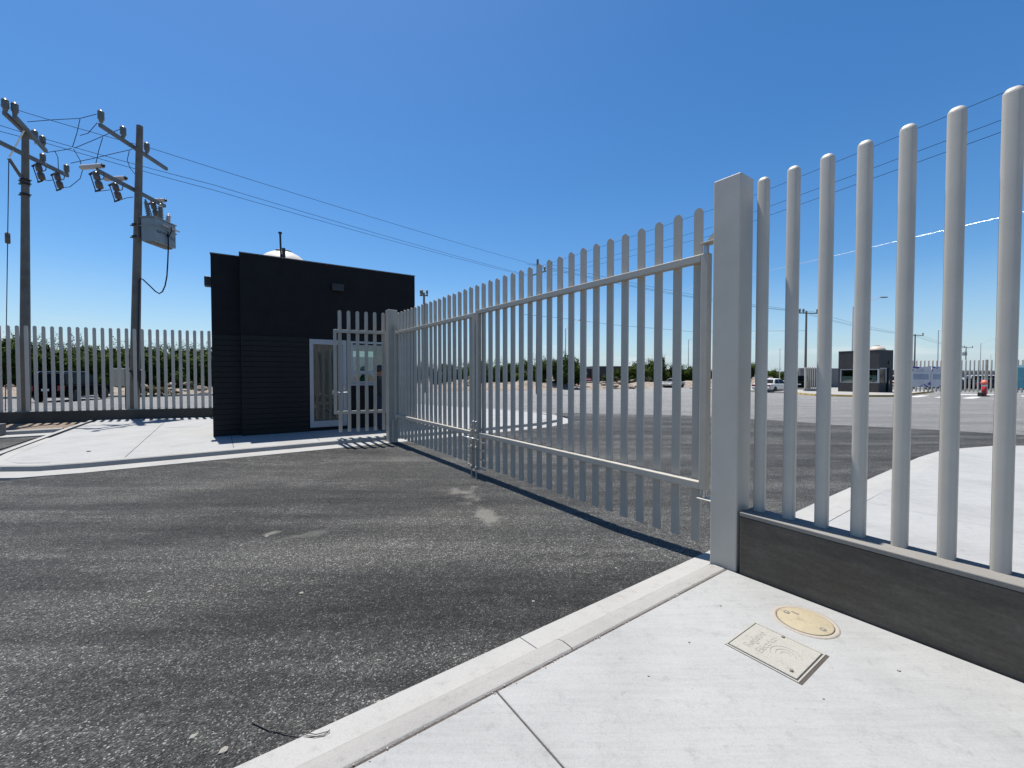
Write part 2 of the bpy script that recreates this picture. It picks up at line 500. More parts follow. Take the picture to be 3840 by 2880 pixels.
# ------------------------------------------------------------------ mesh collecting helper
class MB:
    def __init__(self):
        self.v = []; self.f = []; self.s = []; self.m = []

    def add(self, vs, fs, smooth=False, mat=0, T=None):
        o = len(self.v)
        for p in vs:
            p = Vector(p)
            self.v.append(tuple(T @ p) if T is not None else tuple(p))
        for q in fs:
            self.f.append([i + o for i in q]); self.s.append(smooth); self.m.append(mat)
        return self

    def box(self, c, size, rz=0.0, mat=0, T=None):
        x, y, z = (q / 2 for q in size)
        vs = [(sx * x, sy * y, sz * z) for sx in (-1, 1) for sy in (-1, 1) for sz in (-1, 1)]
        R = Matrix.Translation(Vector(c)) @ Matrix.Rotation(rz, 4, 'Z')
        if T is not None:
            R = T @ R
        fs = [(0, 1, 3, 2), (4, 6, 7, 5), (0, 4, 5, 1), (2, 3, 7, 6), (0, 2, 6, 4), (1, 5, 7, 3)]
        return self.add(vs, fs, False, mat, R)

    def bx(self, x0, x1, y0, y1, z0, z1, mat=0, T=None):
        return self.box(((x0 + x1) / 2, (y0 + y1) / 2, (z0 + z1) / 2), (x1 - x0, y1 - y0, z1 - z0), 0, mat, T)

    def tube(self, pts, r, n=8, cap=True, smooth=True, mat=0, T=None):
        pts = [Vector(p) for p in pts]
        rs = r if isinstance(r, (list, tuple)) else [r] * len(pts)
        vs = []; fs = []
        up = None
        for i, p in enumerate(pts):
            a = pts[max(i - 1, 0)]; b = pts[min(i + 1, len(pts) - 1)]
            d = (b - a).normalized()
            if up is None:
                up = Vector((0, 0, 1)) if abs(d.z) < 0.95 else Vector((1, 0, 0))
            x = d.cross(up)
            if x.length < 1e-5:
                x = d.orthogonal()
            x.normalize()
            y = x.cross(d).normalized()
            up = y
            for k in range(n):
                t = 2 * pi * k / n
                vs.append(p + (x * cos(t) + y * sin(t)) * rs[i])
        for i in range(len(pts) - 1):
            for k in range(n):
                k2 = (k + 1) % n
                fs.append((i * n + k, i * n + k2, (i + 1) * n + k2, (i + 1) * n + k))
        self.add(vs, fs, smooth, mat, T)
        if cap:
            e = len(pts) - 1
            self.add([vs[k] for k in range(n)], [tuple(range(n - 1, -1, -1))], False, mat, T)
            self.add([vs[e * n + k] for k in range(n)], [tuple(range(n))], False, mat, T)
        return self

    def lathe(self, prof, n=16, c=(0, 0, 0), smooth=True, mat=0, T=None):
        vs = []; fs = []
        for r, z in prof:
            for k in range(n):
                t = 2 * pi * k / n
                vs.append((c[0] + r * cos(t), c[1] + r * sin(t), c[2] + z))
        for i in range(len(prof) - 1):
            for k in range(n):
                k2 = (k + 1) % n
                fs.append((i * n + k, i * n + k2, (i + 1) * n + k2, (i + 1) * n + k))
        fs.append(tuple(range(n - 1, -1, -1)))
        fs.append(tuple((len(prof) - 1) * n + k for k in range(n)))
        return self.add(vs, fs, smooth, mat, T)

    def prism(self, poly, z0, z1, mat=0, T=None):
        n = len(poly)
        vs = [(x, y, z0) for x, y in poly] + [(x, y, z1) for x, y in poly]
        fs = [tuple(range(n - 1, -1, -1)), tuple(range(n, 2 * n))]
        for i in range(n):
            j = (i + 1) % n
            fs.append((i, j, n + j, n + i))
        return self.add(vs, fs, False, mat, T)

    def mesh(self, name, mats):
        me = bpy.data.meshes.new(name)
        me.from_pydata(self.v, [], self.f)
        for m in (mats if isinstance(mats, (list, tuple)) else [mats]):
            me.materials.append(m)
        me.polygons.foreach_set('use_smooth', self.s)
        me.polygons.foreach_set('material_index', self.m)
        me.update()
        bm = bmesh.new(); bm.from_mesh(me)
        bmesh.ops.recalc_face_normals(bm, faces=bm.faces)
        bm.to_mesh(me); bm.free()
        return me

    def build(self, name, mats, parent=None, loc=(0, 0, 0), rz=0.0, bevel=0.0):
        return link(name, self.mesh(name, mats), parent, loc, rz, bevel)


def link(name, me, parent=None, loc=(0, 0, 0), rz=0.0, bevel=0.0):
    o = bpy.data.objects.new(name, me)
    o.location = loc
    o.rotation_euler = (0, 0, rz)
    COL.objects.link(o)
    if parent is not None:
        o.parent = parent
    if bevel:
        b = o.modifiers.new('bevel', 'BEVEL')
        b.width = bevel; b.segments = 3; b.limit_method = 'ANGLE'; b.angle_limit = radians(40)
    return o


def tag(o, label=None, cat=None, group=None, kind=None):
    if label: o['label'] = label
    if cat: o['category'] = cat
    if group: o['group'] = group
    if kind: o['kind'] = kind
    return o


def thing(name, label, cat, loc=(0, 0, 0), rz=0.0, group=None):
    o = bpy.data.objects.new(name, None)
    o.empty_display_size = 0.2
    o.location = loc; o.rotation_euler = (0, 0, rz)
    COL.objects.link(o)
    return tag(o, label, cat, group)


def struct(o):
    o['kind'] = 'structure'
    return o


def kids(o):
    return [c for c in bpy.data.objects if c.parent == o]


def dup(root, loc, rz, label=None, group=None, scale=None):
    def rec(o, par):
        c = o.copy(); COL.objects.link(c)
        if par is not None: c.parent = par
        for ch in tree.get(o.name, []): rec(ch, c)
        return c
    tree = {}
    def walk(o):
        ks = kids(o); tree[o.name] = ks
        for k in ks: walk(k)
    walk(root)
    c = rec(root, None)
    c.location = loc; c.rotation_euler = (0, 0, rz)
    if label: c['label'] = label
    if group: c['group'] = group
    if scale: c.scale = (scale,) * 3
    return c


# sheet of ground: polygon in plan, cut so that it can follow the ground's shape
def sheet(name, poly, zf, mat, cuts=(), kind=True, thick=0.0):
    bm = bmesh.new()
    vs = [bm.verts.new((x, y, 0)) for x, y in poly]
    bm.faces.new(vs)
    bm.normal_update()
    if bm.faces[:][0].normal.z < 0:
        bmesh.ops.reverse_faces(bm, faces=bm.faces)
    for co, no in list(cuts) + [((0, 12, 0), (0, 1, 0))]:
        g = bm.verts[:] + bm.edges[:] + bm.faces[:]
        bmesh.ops.bisect_plane(bm, geom=g, plane_co=co, plane_no=no)
    bmesh.ops.triangulate(bm, faces=bm.faces)
    for v in bm.verts:
        v.co.z = zf(v.co.x, v.co.y)
    if thick:
        r = bmesh.ops.extrude_face_region(bm, geom=bm.faces[:])
        for e in r['geom']:
            if isinstance(e, bmesh.types.BMVert):
                e.co.z -= thick
        bmesh.ops.recalc_face_normals(bm, faces=bm.faces)
    me = bpy.data.meshes.new(name)
    bm.to_mesh(me); bm.free()
    me.materials.append(mat)
    o = link(name, me)
    if kind: struct(o)
    return o


def sweep(mb, path, prof, closed=False):
    """path: list of (x,y,z); prof: list of (offset to the left of travel, height)"""
    n = len(prof)
    vs = []; fs = []
    for i, p in enumerate(path):
        a = path[max(i - 1, 0)]; b = path[min(i + 1, len(path) - 1)]
        dx, dy = b[0] - a[0], b[1] - a[1]
        l = hypot(dx, dy) or 1
        nx, ny = -dy / l, dx / l
        for o, h in prof:
            vs.append((p[0] + nx * o, p[1] + ny * o, p[2] + h))
    for i in range(len(path) - 1):
        for k in range(n):
            k2 = (k + 1) % n
            fs.append((i * n + k, i * n + k2, (i + 1) * n + k2, (i + 1) * n + k))
    fs.append(tuple(range(n))); fs.append(tuple((len(path) - 1) * n + k for k in range(n - 1, -1, -1)))
    mb.add(vs, fs)
    return mb


def jitter_line(pts, step, amp, seed=0):
    out = []
    for i in range(len(pts) - 1):
        a, b = pts[i], pts[i + 1]
        l = hypot(b[0] - a[0], b[1] - a[1])
        k = max(1, int(l / step))
        nx, ny = -(b[1] - a[1]) / l, (b[0] - a[0]) / l
        for j in range(k):
            t = j / k
            x, y = a[0] + (b[0] - a[0]) * t, a[1] + (b[1] - a[1]) * t
            w = amp * (noise.noise((x * 4, y * 4, seed)) + 0.6 * noise.noise((x * 15, y * 15, seed + 5)))
            out.append((x + nx * w, y + ny * w))
    out.append(pts[-1])
    return out


# ------------------------------------------------------------------ ground, streets
def road_z(x, y):
    s = (x - OX) * DX + (y - OY) * DY
    t = (x - OX) * NX + (y - OY) * NY
    e = 0.0
    if t < 9:
        if s > 6.5: e = 0.045 * min(1, (s - 6.5) / 0.9)
        elif s < 0.9: e = 0.045 * min(1, (0.9 - s) / 0.9)
    return slope(y) + e


gr = []
for i in range(61):
    for j in range(61):
        gr.append((-1500 + 50 * i, -1500 + 50 * j))
mb = MB()
ys = [-200, -20, 12, 40, 80, 160, 320, 700, 1500, 3500]
xs = [-3000, -1200, -500, -200, -80, 0, 80, 200, 500, 1200, 3000]
vs = [(x, y, (slope(min(y, 320)) - 0.12)) for y in ys for x in xs]
fs = [(j * 11 + i, j * 11 + i + 1, (j + 1) * 11 + i + 1, (j + 1) * 11 + i) for j in range(9) for i in range(10)]
mb.add(vs, fs)
struct(mb.build('ground', M['dirt']))

FAR = [(-75, 11), (-55, 20.5), (-36.5, 29.5), (-31.2, 31.6), (-25.2, 34.9), (-6.1, 45.9), (9, 51.5), (33, 68), (60, 84), (110, 112)]
street_poly = FAR + [(110, -30), (12, -30), (-90, -30), (-90, 4)]
sheet('street', street_poly, lambda x, y: slope(y) - 0.012, M['street'])

nose = [ST(0.05, -5.0), ST(0.05, 3.2), ST(-0.06, 4.9), ST(-0.45, 5.9), ST(-1.2, 6.7)]
bound = [gpt(px, py) for px, py in [(2079.8, 1552.6), (2333, 1554), (2568, 1558), (2658, 1563), (2800, 1571), (2983, 1581), (3129, 1593), (3500, 1611), (3840, 1632), (4300, 1665)]]
bound = [(p.x, p.y) for p in bound]
rp = [ST(0.05, -26)] + jitter_line([ST(0.05, -14), ST(0.05, -7)], 0.25, 0.02) + jitter_line(nose, 0.2, 0.012)
rp += jitter_line([ST(-1.5, 7.1)] + bound, 0.8, 0.10)
rp += [(30, 4), (20, 4)]
rp += jitter_line([ST(8.5, 11.4), ST(7.9, 10.0), ST(7.55, 8.0), ST(7.42, 5.0), ST(7.355, 2.0), ST(7.355, -6.0)], 0.05, 0.014, 3)
rp += [ST(7.355, -26)]
cuts = []
for s in (0.05, 0.9, 6.5, 7.36):
    x, y = ST(s, 0)
    cuts.append(((x, y, 0), (DX, DY, 0)))
for t in (9.0,):
    x, y = ST(0, t)
    cuts.append(((x, y, 0), (NX, NY, 0)))
sheet('road', rp, road_z, M['asphalt'], cuts)
# dark asphalt of the parking bay on the left
sheet('parking_bay', [ST(-1.5, -7.0), ST(-6.3, -6.9), ST(-6.3, -14), ST(0.2, -14), ST(0.2, -7.6), ST(-0.6, -7.2)], lambda x, y: slope(y) + 0.012, M['asphalt'])

# ---- pavement and kerbs on the near side (right of the road)
base = MB()
base.prism([ST(7.68, -8), ST(7.68, -0.01), ST(16, -0.01), ST(16, -8)], -0.1, 0.113)
base.prism([ST(7.69, 0.19), ST(7.69, 8.3), ST(7.85, 9.3), ST(8.4, 10.6), ST(9.4, 11.6), ST(11, 12), ST(16, 12), ST(16, 0.19)], -0.1, 0.113)
pav = struct(base.build('pavement', M['joint']))


def slab(poly, z0, z1, parent, mat='concrete', bev=0.006):
    m = MB(); m.prism(poly, z0, z1)
    return m.build('slab', M[mat], parent, bevel=bev)


g = 0.0035
for (s0, s1) in ((7.70, 9.72), (9.72, 11.9), (11.9, 16)):
    for (t0, t1) in ((-8, -4.7), (-4.7, -2.11), (-2.11, -0.015)):
        a = 0.0 if s0 > 7.71 else -0.003
        slab([ST(s0 + g + a, t0 + g), ST(s0 + g + a, t1 - g), ST(s1 - g, t1 - g), ST(s1 - g, t0 + g)], 0.0, 0.12, pav)
tt = [0.20, 1.4, 2.96, 4.55, 6.1, 7.5]
for i in range(5):
    for (s0, s1) in ((7.762, 9.3), (9.3, 11.5), (11.5, 16)):
        t0, t1 = tt[i], tt[i + 1]
        slab([ST(s0 + g, t0 + g), ST(s0 + g, t1 - g), ST(s1 - g, t1 - g), ST(s1 - g, t0 + g)], 0.0, 0.12, pav)
slab([ST(7.775, 7.51), ST(7.81, 8.5), ST(7.98, 9.3), ST(8.48, 10.3), ST(9.29, 11.1), ST(9.29, 7.51)], 0.0, 0.12, pav)
slab([ST(9.31, 7.51), ST(9.31, 11.12), ST(10.2, 11.6), ST(11.5, 11.8), ST(16, 11.8), ST(16, 7.51)], 0.0, 0.12, pav)

kb = thing('kerb', 'rolled concrete kerb with gutter beside the near pavement', 'kerb', (0, 0, 0))
struct(kb)
def near_pt(s, t, z=0): return (*ST(s, t), z)
# profile measured across s: kerb head then gutter pan
kcuts = [-8.0, -4.55, -1.61, -0.02]
gcuts = [-8.0, -4.9, -1.72, 0.60]
HEAD = [(0.0, -0.1), (0.0, 0.07), (0.018, 0.092), (0.05, 0.112), (0.085, 0.121), (0.155, 0.121), (0.165, 0.112), (0.165, -0.1)]
PAN = [(0.0, -0.1), (0.0, 0.050), (0.155, 0.069), (0.168, 0.074), (0.168, -0.1)]
def kseg(prof, s0, t0, t1, name, mirror=False):
    m = MB()
    n_ = max(2, int((t1 - t0) / 0.5))
    path = [near_pt(s0, t0 + (t1 - t0) * i / n_) for i in range(n_ + 1)]
    sweep(m, path, [(-o, h) for o, h in prof])
    return m.build(name, M['kerb_head' if prof is HEAD else 'kerb'], kb, bevel=0.003)
for i in range(3):
    kseg(HEAD, 7.522, kcuts[i] + 0.0025, kcuts[i + 1] - 0.0025, 'kerb_segment')
    kseg(PAN, 7.352, gcuts[i] + 0.0025, gcuts[i + 1] - 0.0025, 'gutter_segment')
# kerb continuing outside the fence and curving away
m = MB()
outer = [ST(7.70, 0.62), ST(7.70, 3), ST(7.72, 5.5), ST(7.74, 7.5), ST(7.83, 8.9), ST(8.15, 9.9), ST(8.75, 10.8), ST(9.6, 11.4), ST(10.8, 11.8), ST(16, 12.0)]
sweep(m, [(x, y, 0) for x, y in outer], [(-0.06, -0.1), (-0.06, 0.118), (0.08, 0.118), (0.11, 0.10), (0.14, 0.07), (0.34, 0.048), (0.34, -0.1)])
m.build('kerb_segment', M['kerb'], kb)

# ---- pavement on the guardhouse side
LZ = 0.15
lp = thing('left_pavement', 'pale concrete pavement around the dark guardhouse', 'pavement', (0, 0, 0)); struct(lp)
m = MB()
lpoly = [ST(-0.36, -4.95), ST(-0.36, 3.3), ST(-0.46, 4.7), ST(-0.85, 5.75), ST(-1.8, 6.6), ST(-3.2, 7.1), ST(-4.9, 6.9), ST(-7.5, 6.2), ST(-12, 5.5), ST(-12, -6.34), ST(-2.3, -6.34), ST(-1.3, -6.26), ST(-0.75, -5.95), ST(-0.45, -5.5)]
zz = lambda x, y: slope(y) + 0.0
o = sheet('pavement_base', lpoly, lambda x, y: slope(y) + LZ - 0.008, M['joint'], kind=False, thick=0.12)
o.parent = lp
def slab_l(poly):
    o = sheet('slab', poly, lambda x, y: slope(y) + LZ, M['concrete'], kind=False, thick=0.10)
    o.parent = lp
    return o
cs = [-6.2, -4.5, -2.92, -1.35, 0.25, 1.9]
slab_l([ST(-2.3, -6.30), ST(-1.4, -6.16), ST(-0.9, -5.85), ST(-0.60, -5.4), ST(-0.51, -4.9), ST(-0.51, -4.506), ST(-11.2, -4.506), ST(-11.2, -6.30)])
for i in range(1, 5):
    slab_l([ST(-0.51, cs[i] + 0.006), ST(-0.51, cs[i + 1] - 0.006), ST(-11.2, cs[i + 1] - 0.006), ST(-11.2, cs[i] + 0.006)])
slab_l([ST(-0.51, 1.906), ST(-0.51, 3.3), ST(-0.6, 4.6), ST(-1.0, 5.6), ST(-1.85, 6.4), ST(-3.2, 6.9), ST(-4.9, 6.7), ST(-7.5, 6.0), ST(-11.2, 5.3), ST(-11.2, 1.906)])
# kerb face + gutter on the road side; runs from the rounded corner to the nose of the island
m = MB()
kl = [ST(-4.5, -6.37), ST(-2.3, -6.37), ST(-1.25, -6.29), ST(-0.7, -5.97), ST(-0.4, -5.5), ST(-0.31, -4.9), ST(-0.31, -3), ST(-0.31, 0), ST(-0.31, 3.3), ST(-0.41, 4.75), ST(-0.8, 5.82), ST(-1.78, 6.68), ST(-3.2, 7.2), ST(-4.9, 7.0), ST(-7.5, 6.3)]
kl = [(x, y, slope(y)) for x, y in kl]
sweep(m, kl, [(0.195, -0.1), (0.195, LZ + 0.003), (0.02, LZ + 0.003), (0.0, LZ - 0.012), (-0.015, 0.068), (-0.02, -0.1)])
o = m.build('kerb_segment', M['kerb'], lp)
m = MB()
gl_ = kl[2:13]
sweep(m, gl_, [(-0.022, -0.1), (-0.022, 0.066), (-0.372, 0.048), (-0.372, -0.1)])
m.build('gutter_segment', M['kerb'], lp)
m = MB()
be = [ST(-1.6, -6.40), ST(-6.5, -6.42), ST(-9.6, -6.42)]
sweep(m, [(x, y, slope(y)) for x, y in be], [(0.0, -0.1), (0.0, 0.153), (0.10, 0.153), (0.12, 0.145), (0.13, 0.06), (0.30, 0.05), (0.30, -0.1)][::-1])
m.build('kerb_segment', M['kerb'], lp)
# back kerb of the bay
m = MB()
bk = [ST(-6.80, -14), ST(-6.80, -6.60)]
sweep(m, [(x, y, slope(y)) for x, y in bk], [(0.16, -0.1), (0.16, 0.15), (0.02, 0.15), (0.0, 0.13), (-0.02, 0.05), (-0.42, 0.035), (-0.42, -0.1)])
m.build('kerb_segment', M['kerb'], lp)
sheet('planting_strip', [ST(-6.96, -14), ST(-6.96, -6.44), ST(-11.5, -6.44), ST(-11.5, -14)], lambda x, y: slope(y) + 0.10, M['dirt'])
m = MB(); m.bx(-0.55, 0.35, -0.3, 0.3, 0, 0.30)
p = gpt(-85, 1632, 0.10)
tag(m.build('concrete_plinth', M['coping'], None, (p.x, p.y, 0.05), radians(18), 0.01), 'low grey concrete plinth in the dirt strip at the left photo edge', 'plinth')


# ------------------------------------------------------------------ fence bars
def d_bar(w, dp, z0, z1, flat_back=True, n=9, rings=4):
    """half-round bar, flat face at y=0, round towards +y, quarter-dome top"""
    m = MB(); R = w / 2
    lev = [(z0, 1.0)] + [(z1 - R + R * sin(pi / 2 * k / rings), cos(pi / 2 * k / rings)) for k in range(rings + 1)]
    vs = []; fs = []
    for z, k in lev:
        k = max(k, 0.02)
        for i in range(n):
            a = pi * i / (n - 1)
            vs.append((R * cos(a) * k, dp * sin(a) * k, z))
    for j in range(len(lev) - 1):
        for i in range(n - 1):
            fs.append((j * n + i, j * n + i + 1, (j + 1) * n + i + 1, (j + 1) * n + i))
    m.add(vs, fs, True)
    fl = [(R * k, 0, z) for z, k in lev] + [(-R * k, 0, z) for z, k in lev[::-1]]
    m.add(fl, [tuple(range(len(fl)))])
    m.add(vs[:n], [tuple(range(n))])
    return m


def round_bar(wx, wy, z0, z1, n=20, rings=6):
    m = MB(); R = wx / 2
    lev = [(z0, 1.0)] + [(z1 - R + R * sin(pi / 2 * k / rings), cos(pi / 2 * k / rings)) for k in range(rings + 1)]
    vs = []; fs = []
    for z, k in lev:
        k = max(k, 0.03)
        for i in range(n):
            a = 2 * pi * i / n
            ca, sa = cos(a), sin(a)
            # slightly squared oval section
            e = 0.62
            vs.append((R * k * math.copysign(abs(ca) ** e, ca), wy / 2 * k * math.copysign(abs(sa) ** e, sa), z))
    for j in range(len(lev) - 1):
        for i in range(n):
            i2 = (i + 1) % n
            fs.append((j * n + i, j * n + i2, (j + 1) * n + i2, (j + 1) * n + i))
    fs.append(tuple((len(lev) - 1) * n + k for k in range(n)))
    m.add(vs, fs, True)
    return m


# ---- gate posts
def ST3(s, t, z=0): return (*ST(s, t), z)

gp_r = thing('gate_post', 'tall square grey gate post between the big gate and the dark low wall', 'gate post', ST3(7.55, 0.0), TH, 'gate posts')
m = MB(); m.bx(0, 0.205, 0.0, 0.20, -0.1, 3.09)
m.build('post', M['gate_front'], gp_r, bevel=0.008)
# lower hinge bracket: bright plate with gusset; upper bracket with gusset above
m = MB(); m.bx(-0.165, -0.002, 0.08, 0.18, 0.565, 0.575)
m.build('hinge_plate', M['gate'], gp_r, bevel=0.002)
m = MB(); m.add([(-0.1, 0.115, 0.563), (-0.002, 0.115, 0.563), (-0.002, 0.115, 0.30), (-0.1, 0.125, 0.563), (-0.002, 0.125, 0.563), (-0.002, 0.125, 0.30)], [(0, 1, 2), (3, 5, 4), (0, 3, 4, 1), (1, 4, 5, 2), (0, 2, 5, 3)])
m.build('gusset', M['gate'], gp_r)
m = MB(); m.bx(-0.165, -0.002, 0.08, 0.18, 2.665, 2.675)
m.build('hinge_plate', M['gate'], gp_r, bevel=0.002)
m = MB(); m.add([(-0.13, 0.115, 2.677), (-0.002, 0.115, 2.677), (-0.002, 0.115, 2.80), (-0.13, 0.125, 2.677), (-0.002, 0.125, 2.677), (-0.002, 0.125, 2.80)], [(0, 1, 2), (3, 5, 4), (0, 3, 4, 1), (1, 4, 5, 2), (0, 2, 5, 3)])
m.build('gusset', M['gate'], gp_r)

gp_l = thing('gate_post', 'square grey gate post between the pedestrian gate and the big gate', 'gate post', ST3(-0.0, 0.0), TH, 'gate posts')
m = MB(); m.bx(-0.18, 0.02, 0.0, 0.21, -0.1, 3.07)
m.build('post', M['gate'], gp_l, bevel=0.008)
m = MB(); m.bx(0.022, 0.168, 0.08, 0.18, 0.565, 0.575); m.build('hinge_plate', M['gate'], gp_l)
m = MB(); m.bx(0.022, 0.115, 0.065, 0.165, 0.06, 0.563); m.build('hinge_block', M['gate'], gp_l, bevel=0.004)
m = MB(); m.bx(0.022, 0.168, 0.08, 0.18, 2.61, 2.62); m.build('hinge_plate', M['gate'], gp_l)
m = MB(); m.add([(0.13, 0.11, 2.622), (0.022, 0.11, 2.622), (0.022, 0.11, 2.75), (0.13, 0.12, 2.622), (0.022, 0.12, 2.622), (0.022, 0.12, 2.75)], [(0, 1, 2), (3, 5, 4), (0, 3, 4, 1), (1, 4, 5, 2), (0, 2, 5, 3)])
m.build('gusset', M['gate'], gp_l)

for par_, x_, lo, hi in ((gp_r, -0.127, 0.576, 0.640), (gp_r, -0.127, 2.591, 2.664), (gp_l, 0.132, 0.576, 0.635), (gp_l, 0.132, 2.561, 2.609)):
    m = MB(); m.tube([(x_, 0.132, lo), (x_, 0.132, hi)], 0.02, 12); m.build('hinge_pin', M['steel'], par_)

# ---- the two gate leaves
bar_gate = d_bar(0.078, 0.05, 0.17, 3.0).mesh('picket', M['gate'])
SQ = 0.064


def gate_leaf(label, s0, s1, ks, zt, zb, sag, bolt_s):
    L = thing('gate_leaf', label, 'gate', ST3(s0, 0.10), TH, 'leaves of the big grey gate')
    w = s1 - s0
    ang = math.atan2(sag, w)
    R = Matrix.Rotation(-ang, 4, 'Y')
    def stile(x0):
        q = MB(); q.bx(x0, x0 + SQ, 0, SQ, zb - SQ, zt); return q.build('stile', M['gate'], L, bevel=0.007)
    stile(0.0); stile(w - SQ)
    for z in (zt - SQ, zb - SQ):
        q = MB()
        za = z - sag * 0.0
        q.add([(SQ + 0.001, 0.001, z), (w - SQ - 0.001, 0.001, z), (w - SQ - 0.001, SQ - 0.001, z), (SQ + 0.001, SQ - 0.001, z),
               (SQ + 0.001, 0.001, z + SQ), (w - SQ - 0.001, 0.001, z + SQ), (w - SQ - 0.001, SQ - 0.001, z + SQ), (SQ + 0.001, SQ - 0.001, z + SQ)],
              [(0, 1, 2, 3), (4, 7, 6, 5), (0, 4, 5, 1), (1, 5, 6, 2), (2, 6, 7, 3), (3, 7, 4, 0)])
        q.build('rail', M['gate'], L, bevel=0.007)
    for k in ks:
        s = 0.169 + 0.1935 * k
        link('picket', bar_gate, L, (s - s0, SQ + 0.001, random.uniform(-0.006, 0.006)))
    # drop bolt: rod in two sleeves on a small frame, with bent handle
    x = bolt_s - s0
    q = MB(); q.tube([(x, -0.03, 0.0), (x, -0.03, 0.80), (x, -0.03, 0.815)], 0.011, 10)
    q.build('drop_bolt', M['steel'], L)
    q = MB(); q.tube([(x, -0.032, 0.60), (x, -0.06, 0.615), (x - 0.05, -0.09, 0.62), (x - 0.13, -0.09, 0.62)], 0.009, 8)
    q.build('bolt_handle', M['steel'], L)
    for z in (0.16, 0.47, 0.72):
        q = MB(); q.lathe([(0.0115, -0.03), (0.019, -0.03), (0.019, 0.03), (0.0115, 0.03)], 10, (x, -0.03, z)); q.build('bolt_sleeve', M['gate'], L)
    return L, w


def bolt_frame(L, xa, xb):
    q = MB()
    q.bx(xa - 0.02, xa + 0.02, -0.015, 0.02, 0.13, 0.60)
    q.build('bolt_bracket', M['gate'], L, bevel=0.002)
    lo, hi = min(xa, xb), max(xa, xb)
    for z in (0.16, 0.30, 0.44, 0.56):
        q = MB(); q.bx(lo + 0.021, hi - 0.021, -0.005, 0.012, z - 0.012, z + 0.012); q.build('bolt_crosspiece', M['gate'], L)


LA, wa = gate_leaf('far leaf of the big grey bar gate, hinged on the post by the guardhouse', 0.10, 3.70, range(0, 19), 2.56, 0.70, 0, 3.655)
LB, wb = gate_leaf('near leaf of the big grey bar gate, hinged on the tall near post', 3.74, 7.455, range(19, 38), 2.59, 0.705, 0, 3.80)
bolt_frame(LA, 3.655 - 0.10, 3.46 - 0.10)
bolt_frame(LB, 3.80 - 3.74, 4.03 - 3.74)
for L, x in ((LA, 3.58), (LB, 0.02)):
    q = MB(); q.lathe([(0.0, -0.012), (0.018, -0.012), (0.018, 0.012), (0.0, 0.012)], 10, (0, 0, 0), T=Matrix.Translation((x, -0.012, 0.86)) @ Matrix.Rotation(pi / 2, 4, 'X'))
    q.build('bolt_knob', M['steel'], L)

# ---- right-hand fence: dark rendered low wall carrying grey bars
RF = thing('bar_fence', 'tall light grey bars standing on the dark brown low wall at right', 'fence', ST3(7.78, 0.0), TH)
LW = 4.4
m = MB(); m.bx(0, LW, 0.0, 0.20, -0.05, 0.545)
m.build('base_wall', M['wall_brown'], RF, bevel=0.006)
m = MB(); m.bx(-0.003, LW, -0.003, 0.203, 0.547, 0.578)
m.build('wall_cap', M['wall_cap'], RF, bevel=0.006)
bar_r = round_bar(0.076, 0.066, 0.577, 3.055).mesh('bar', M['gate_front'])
for k in range(18):
    link('bar', bar_r, RF, (0.288 + 0.196 * k - 0.22, 0.150, random.uniform(-0.004, 0.004)))

# ---- pedestrian gate
pa = Vector((-4.02, 9.28, 0)); pb = Vector((-2.92, 9.75, 0))
pdir = (pb - pa); prz = atan2(pdir.y, pdir.x)
PG = thing('pedestrian_gate', 'narrow grey bar gate standing ajar in front of the guardhouse door', 'gate', (pa.x, pa.y, 0), prz)
for x0 in (0.02, 1.12):
    q = MB(); q.bx(x0, x0 + 0.07, 0, 0.05, 0.70, 2.61); q.build('stile', M['gate'], PG, bevel=0.004)
for z in (0.70, 2.54):
    q = MB(); q.bx(0.091, 1.119, 0.001, 0.049, z, z + 0.07); q.build('rail', M['gate'], PG, bevel=0.004)
bar_p = d_bar(0.078, 0.05, 0.285, 3.05).mesh('picket', M['gate'])
for k in range(6):
    link('picket', bar_p, PG, (0.156 + 0.189 * k, 0.051, 0))
q = MB(); q.tube([(0.0, -0.02, 1.19), (0.30, -0.02, 1.19)], 0.012, 8); q.tube([(0.10, -0.02, 1.19), (0.10, -0.09, 1.17)], 0.008, 6)
q.build('latch_bolt', M['steel'], PG)
q = MB(); q.bx(-0.01, 0.12, -0.03, -0.002, 1.15, 1.23); q.build('latch_plate', M['gate'], PG, bevel=0.003)

# ---- left-hand fence behind the poles
a1 = Vector((-15.34, 12.57, 0)); a0 = Vector((-10.43, 14.2, 0))
fd = (a0 - a1).normalized(); frz = atan2(fd.y, fd.x)
LF = thing('bar_fence', 'long grey bar fence on a low grey wall left of the guardhouse', 'fence', (a1.x, a1.y, 0), frz)
m = MB(); m.bx(-6.2, 6.6, -0.02, 0.17, -0.15, 0.435); m.build('base_wall', M['wall_lo'], LF, bevel=0.008)
m = MB(); m.bx(-6.2, 6.6, -0.022, 0.172, 0.437, 0.457); m.build('wall_cap', M['wall_cap'], LF)
bar_l = d_bar(0.090, 0.055, 0.456, 3.10).mesh('bar', M['gate_front'])
for k in range(-28, 32):
    link('bar', bar_l, LF, (0.024 + 0.2075 * k, 0.05, random.uniform(-0.005, 0.005)))


# ------------------------------------------------------------------ guardhouse
b0 = gpt(908, 1635, 0.15)
BAZ = radians(56.5)
brz = pi / 2 - BAZ
GH = thing('guardhouse', 'charcoal flat-roofed guardhouse with glazed door behind the pedestrian gate', 'building', (b0.x, b0.y, 0), brz)
BL, BD, BT = 4.24, 3.4, 4.44
Z0 = 0.05
wt = 0.15
dx0, dx1, dz1 = 1.455, 2.345, 2.50
wx0, wx1, wz0, wz1 = 2.455, 3.95, 1.36, 2.49
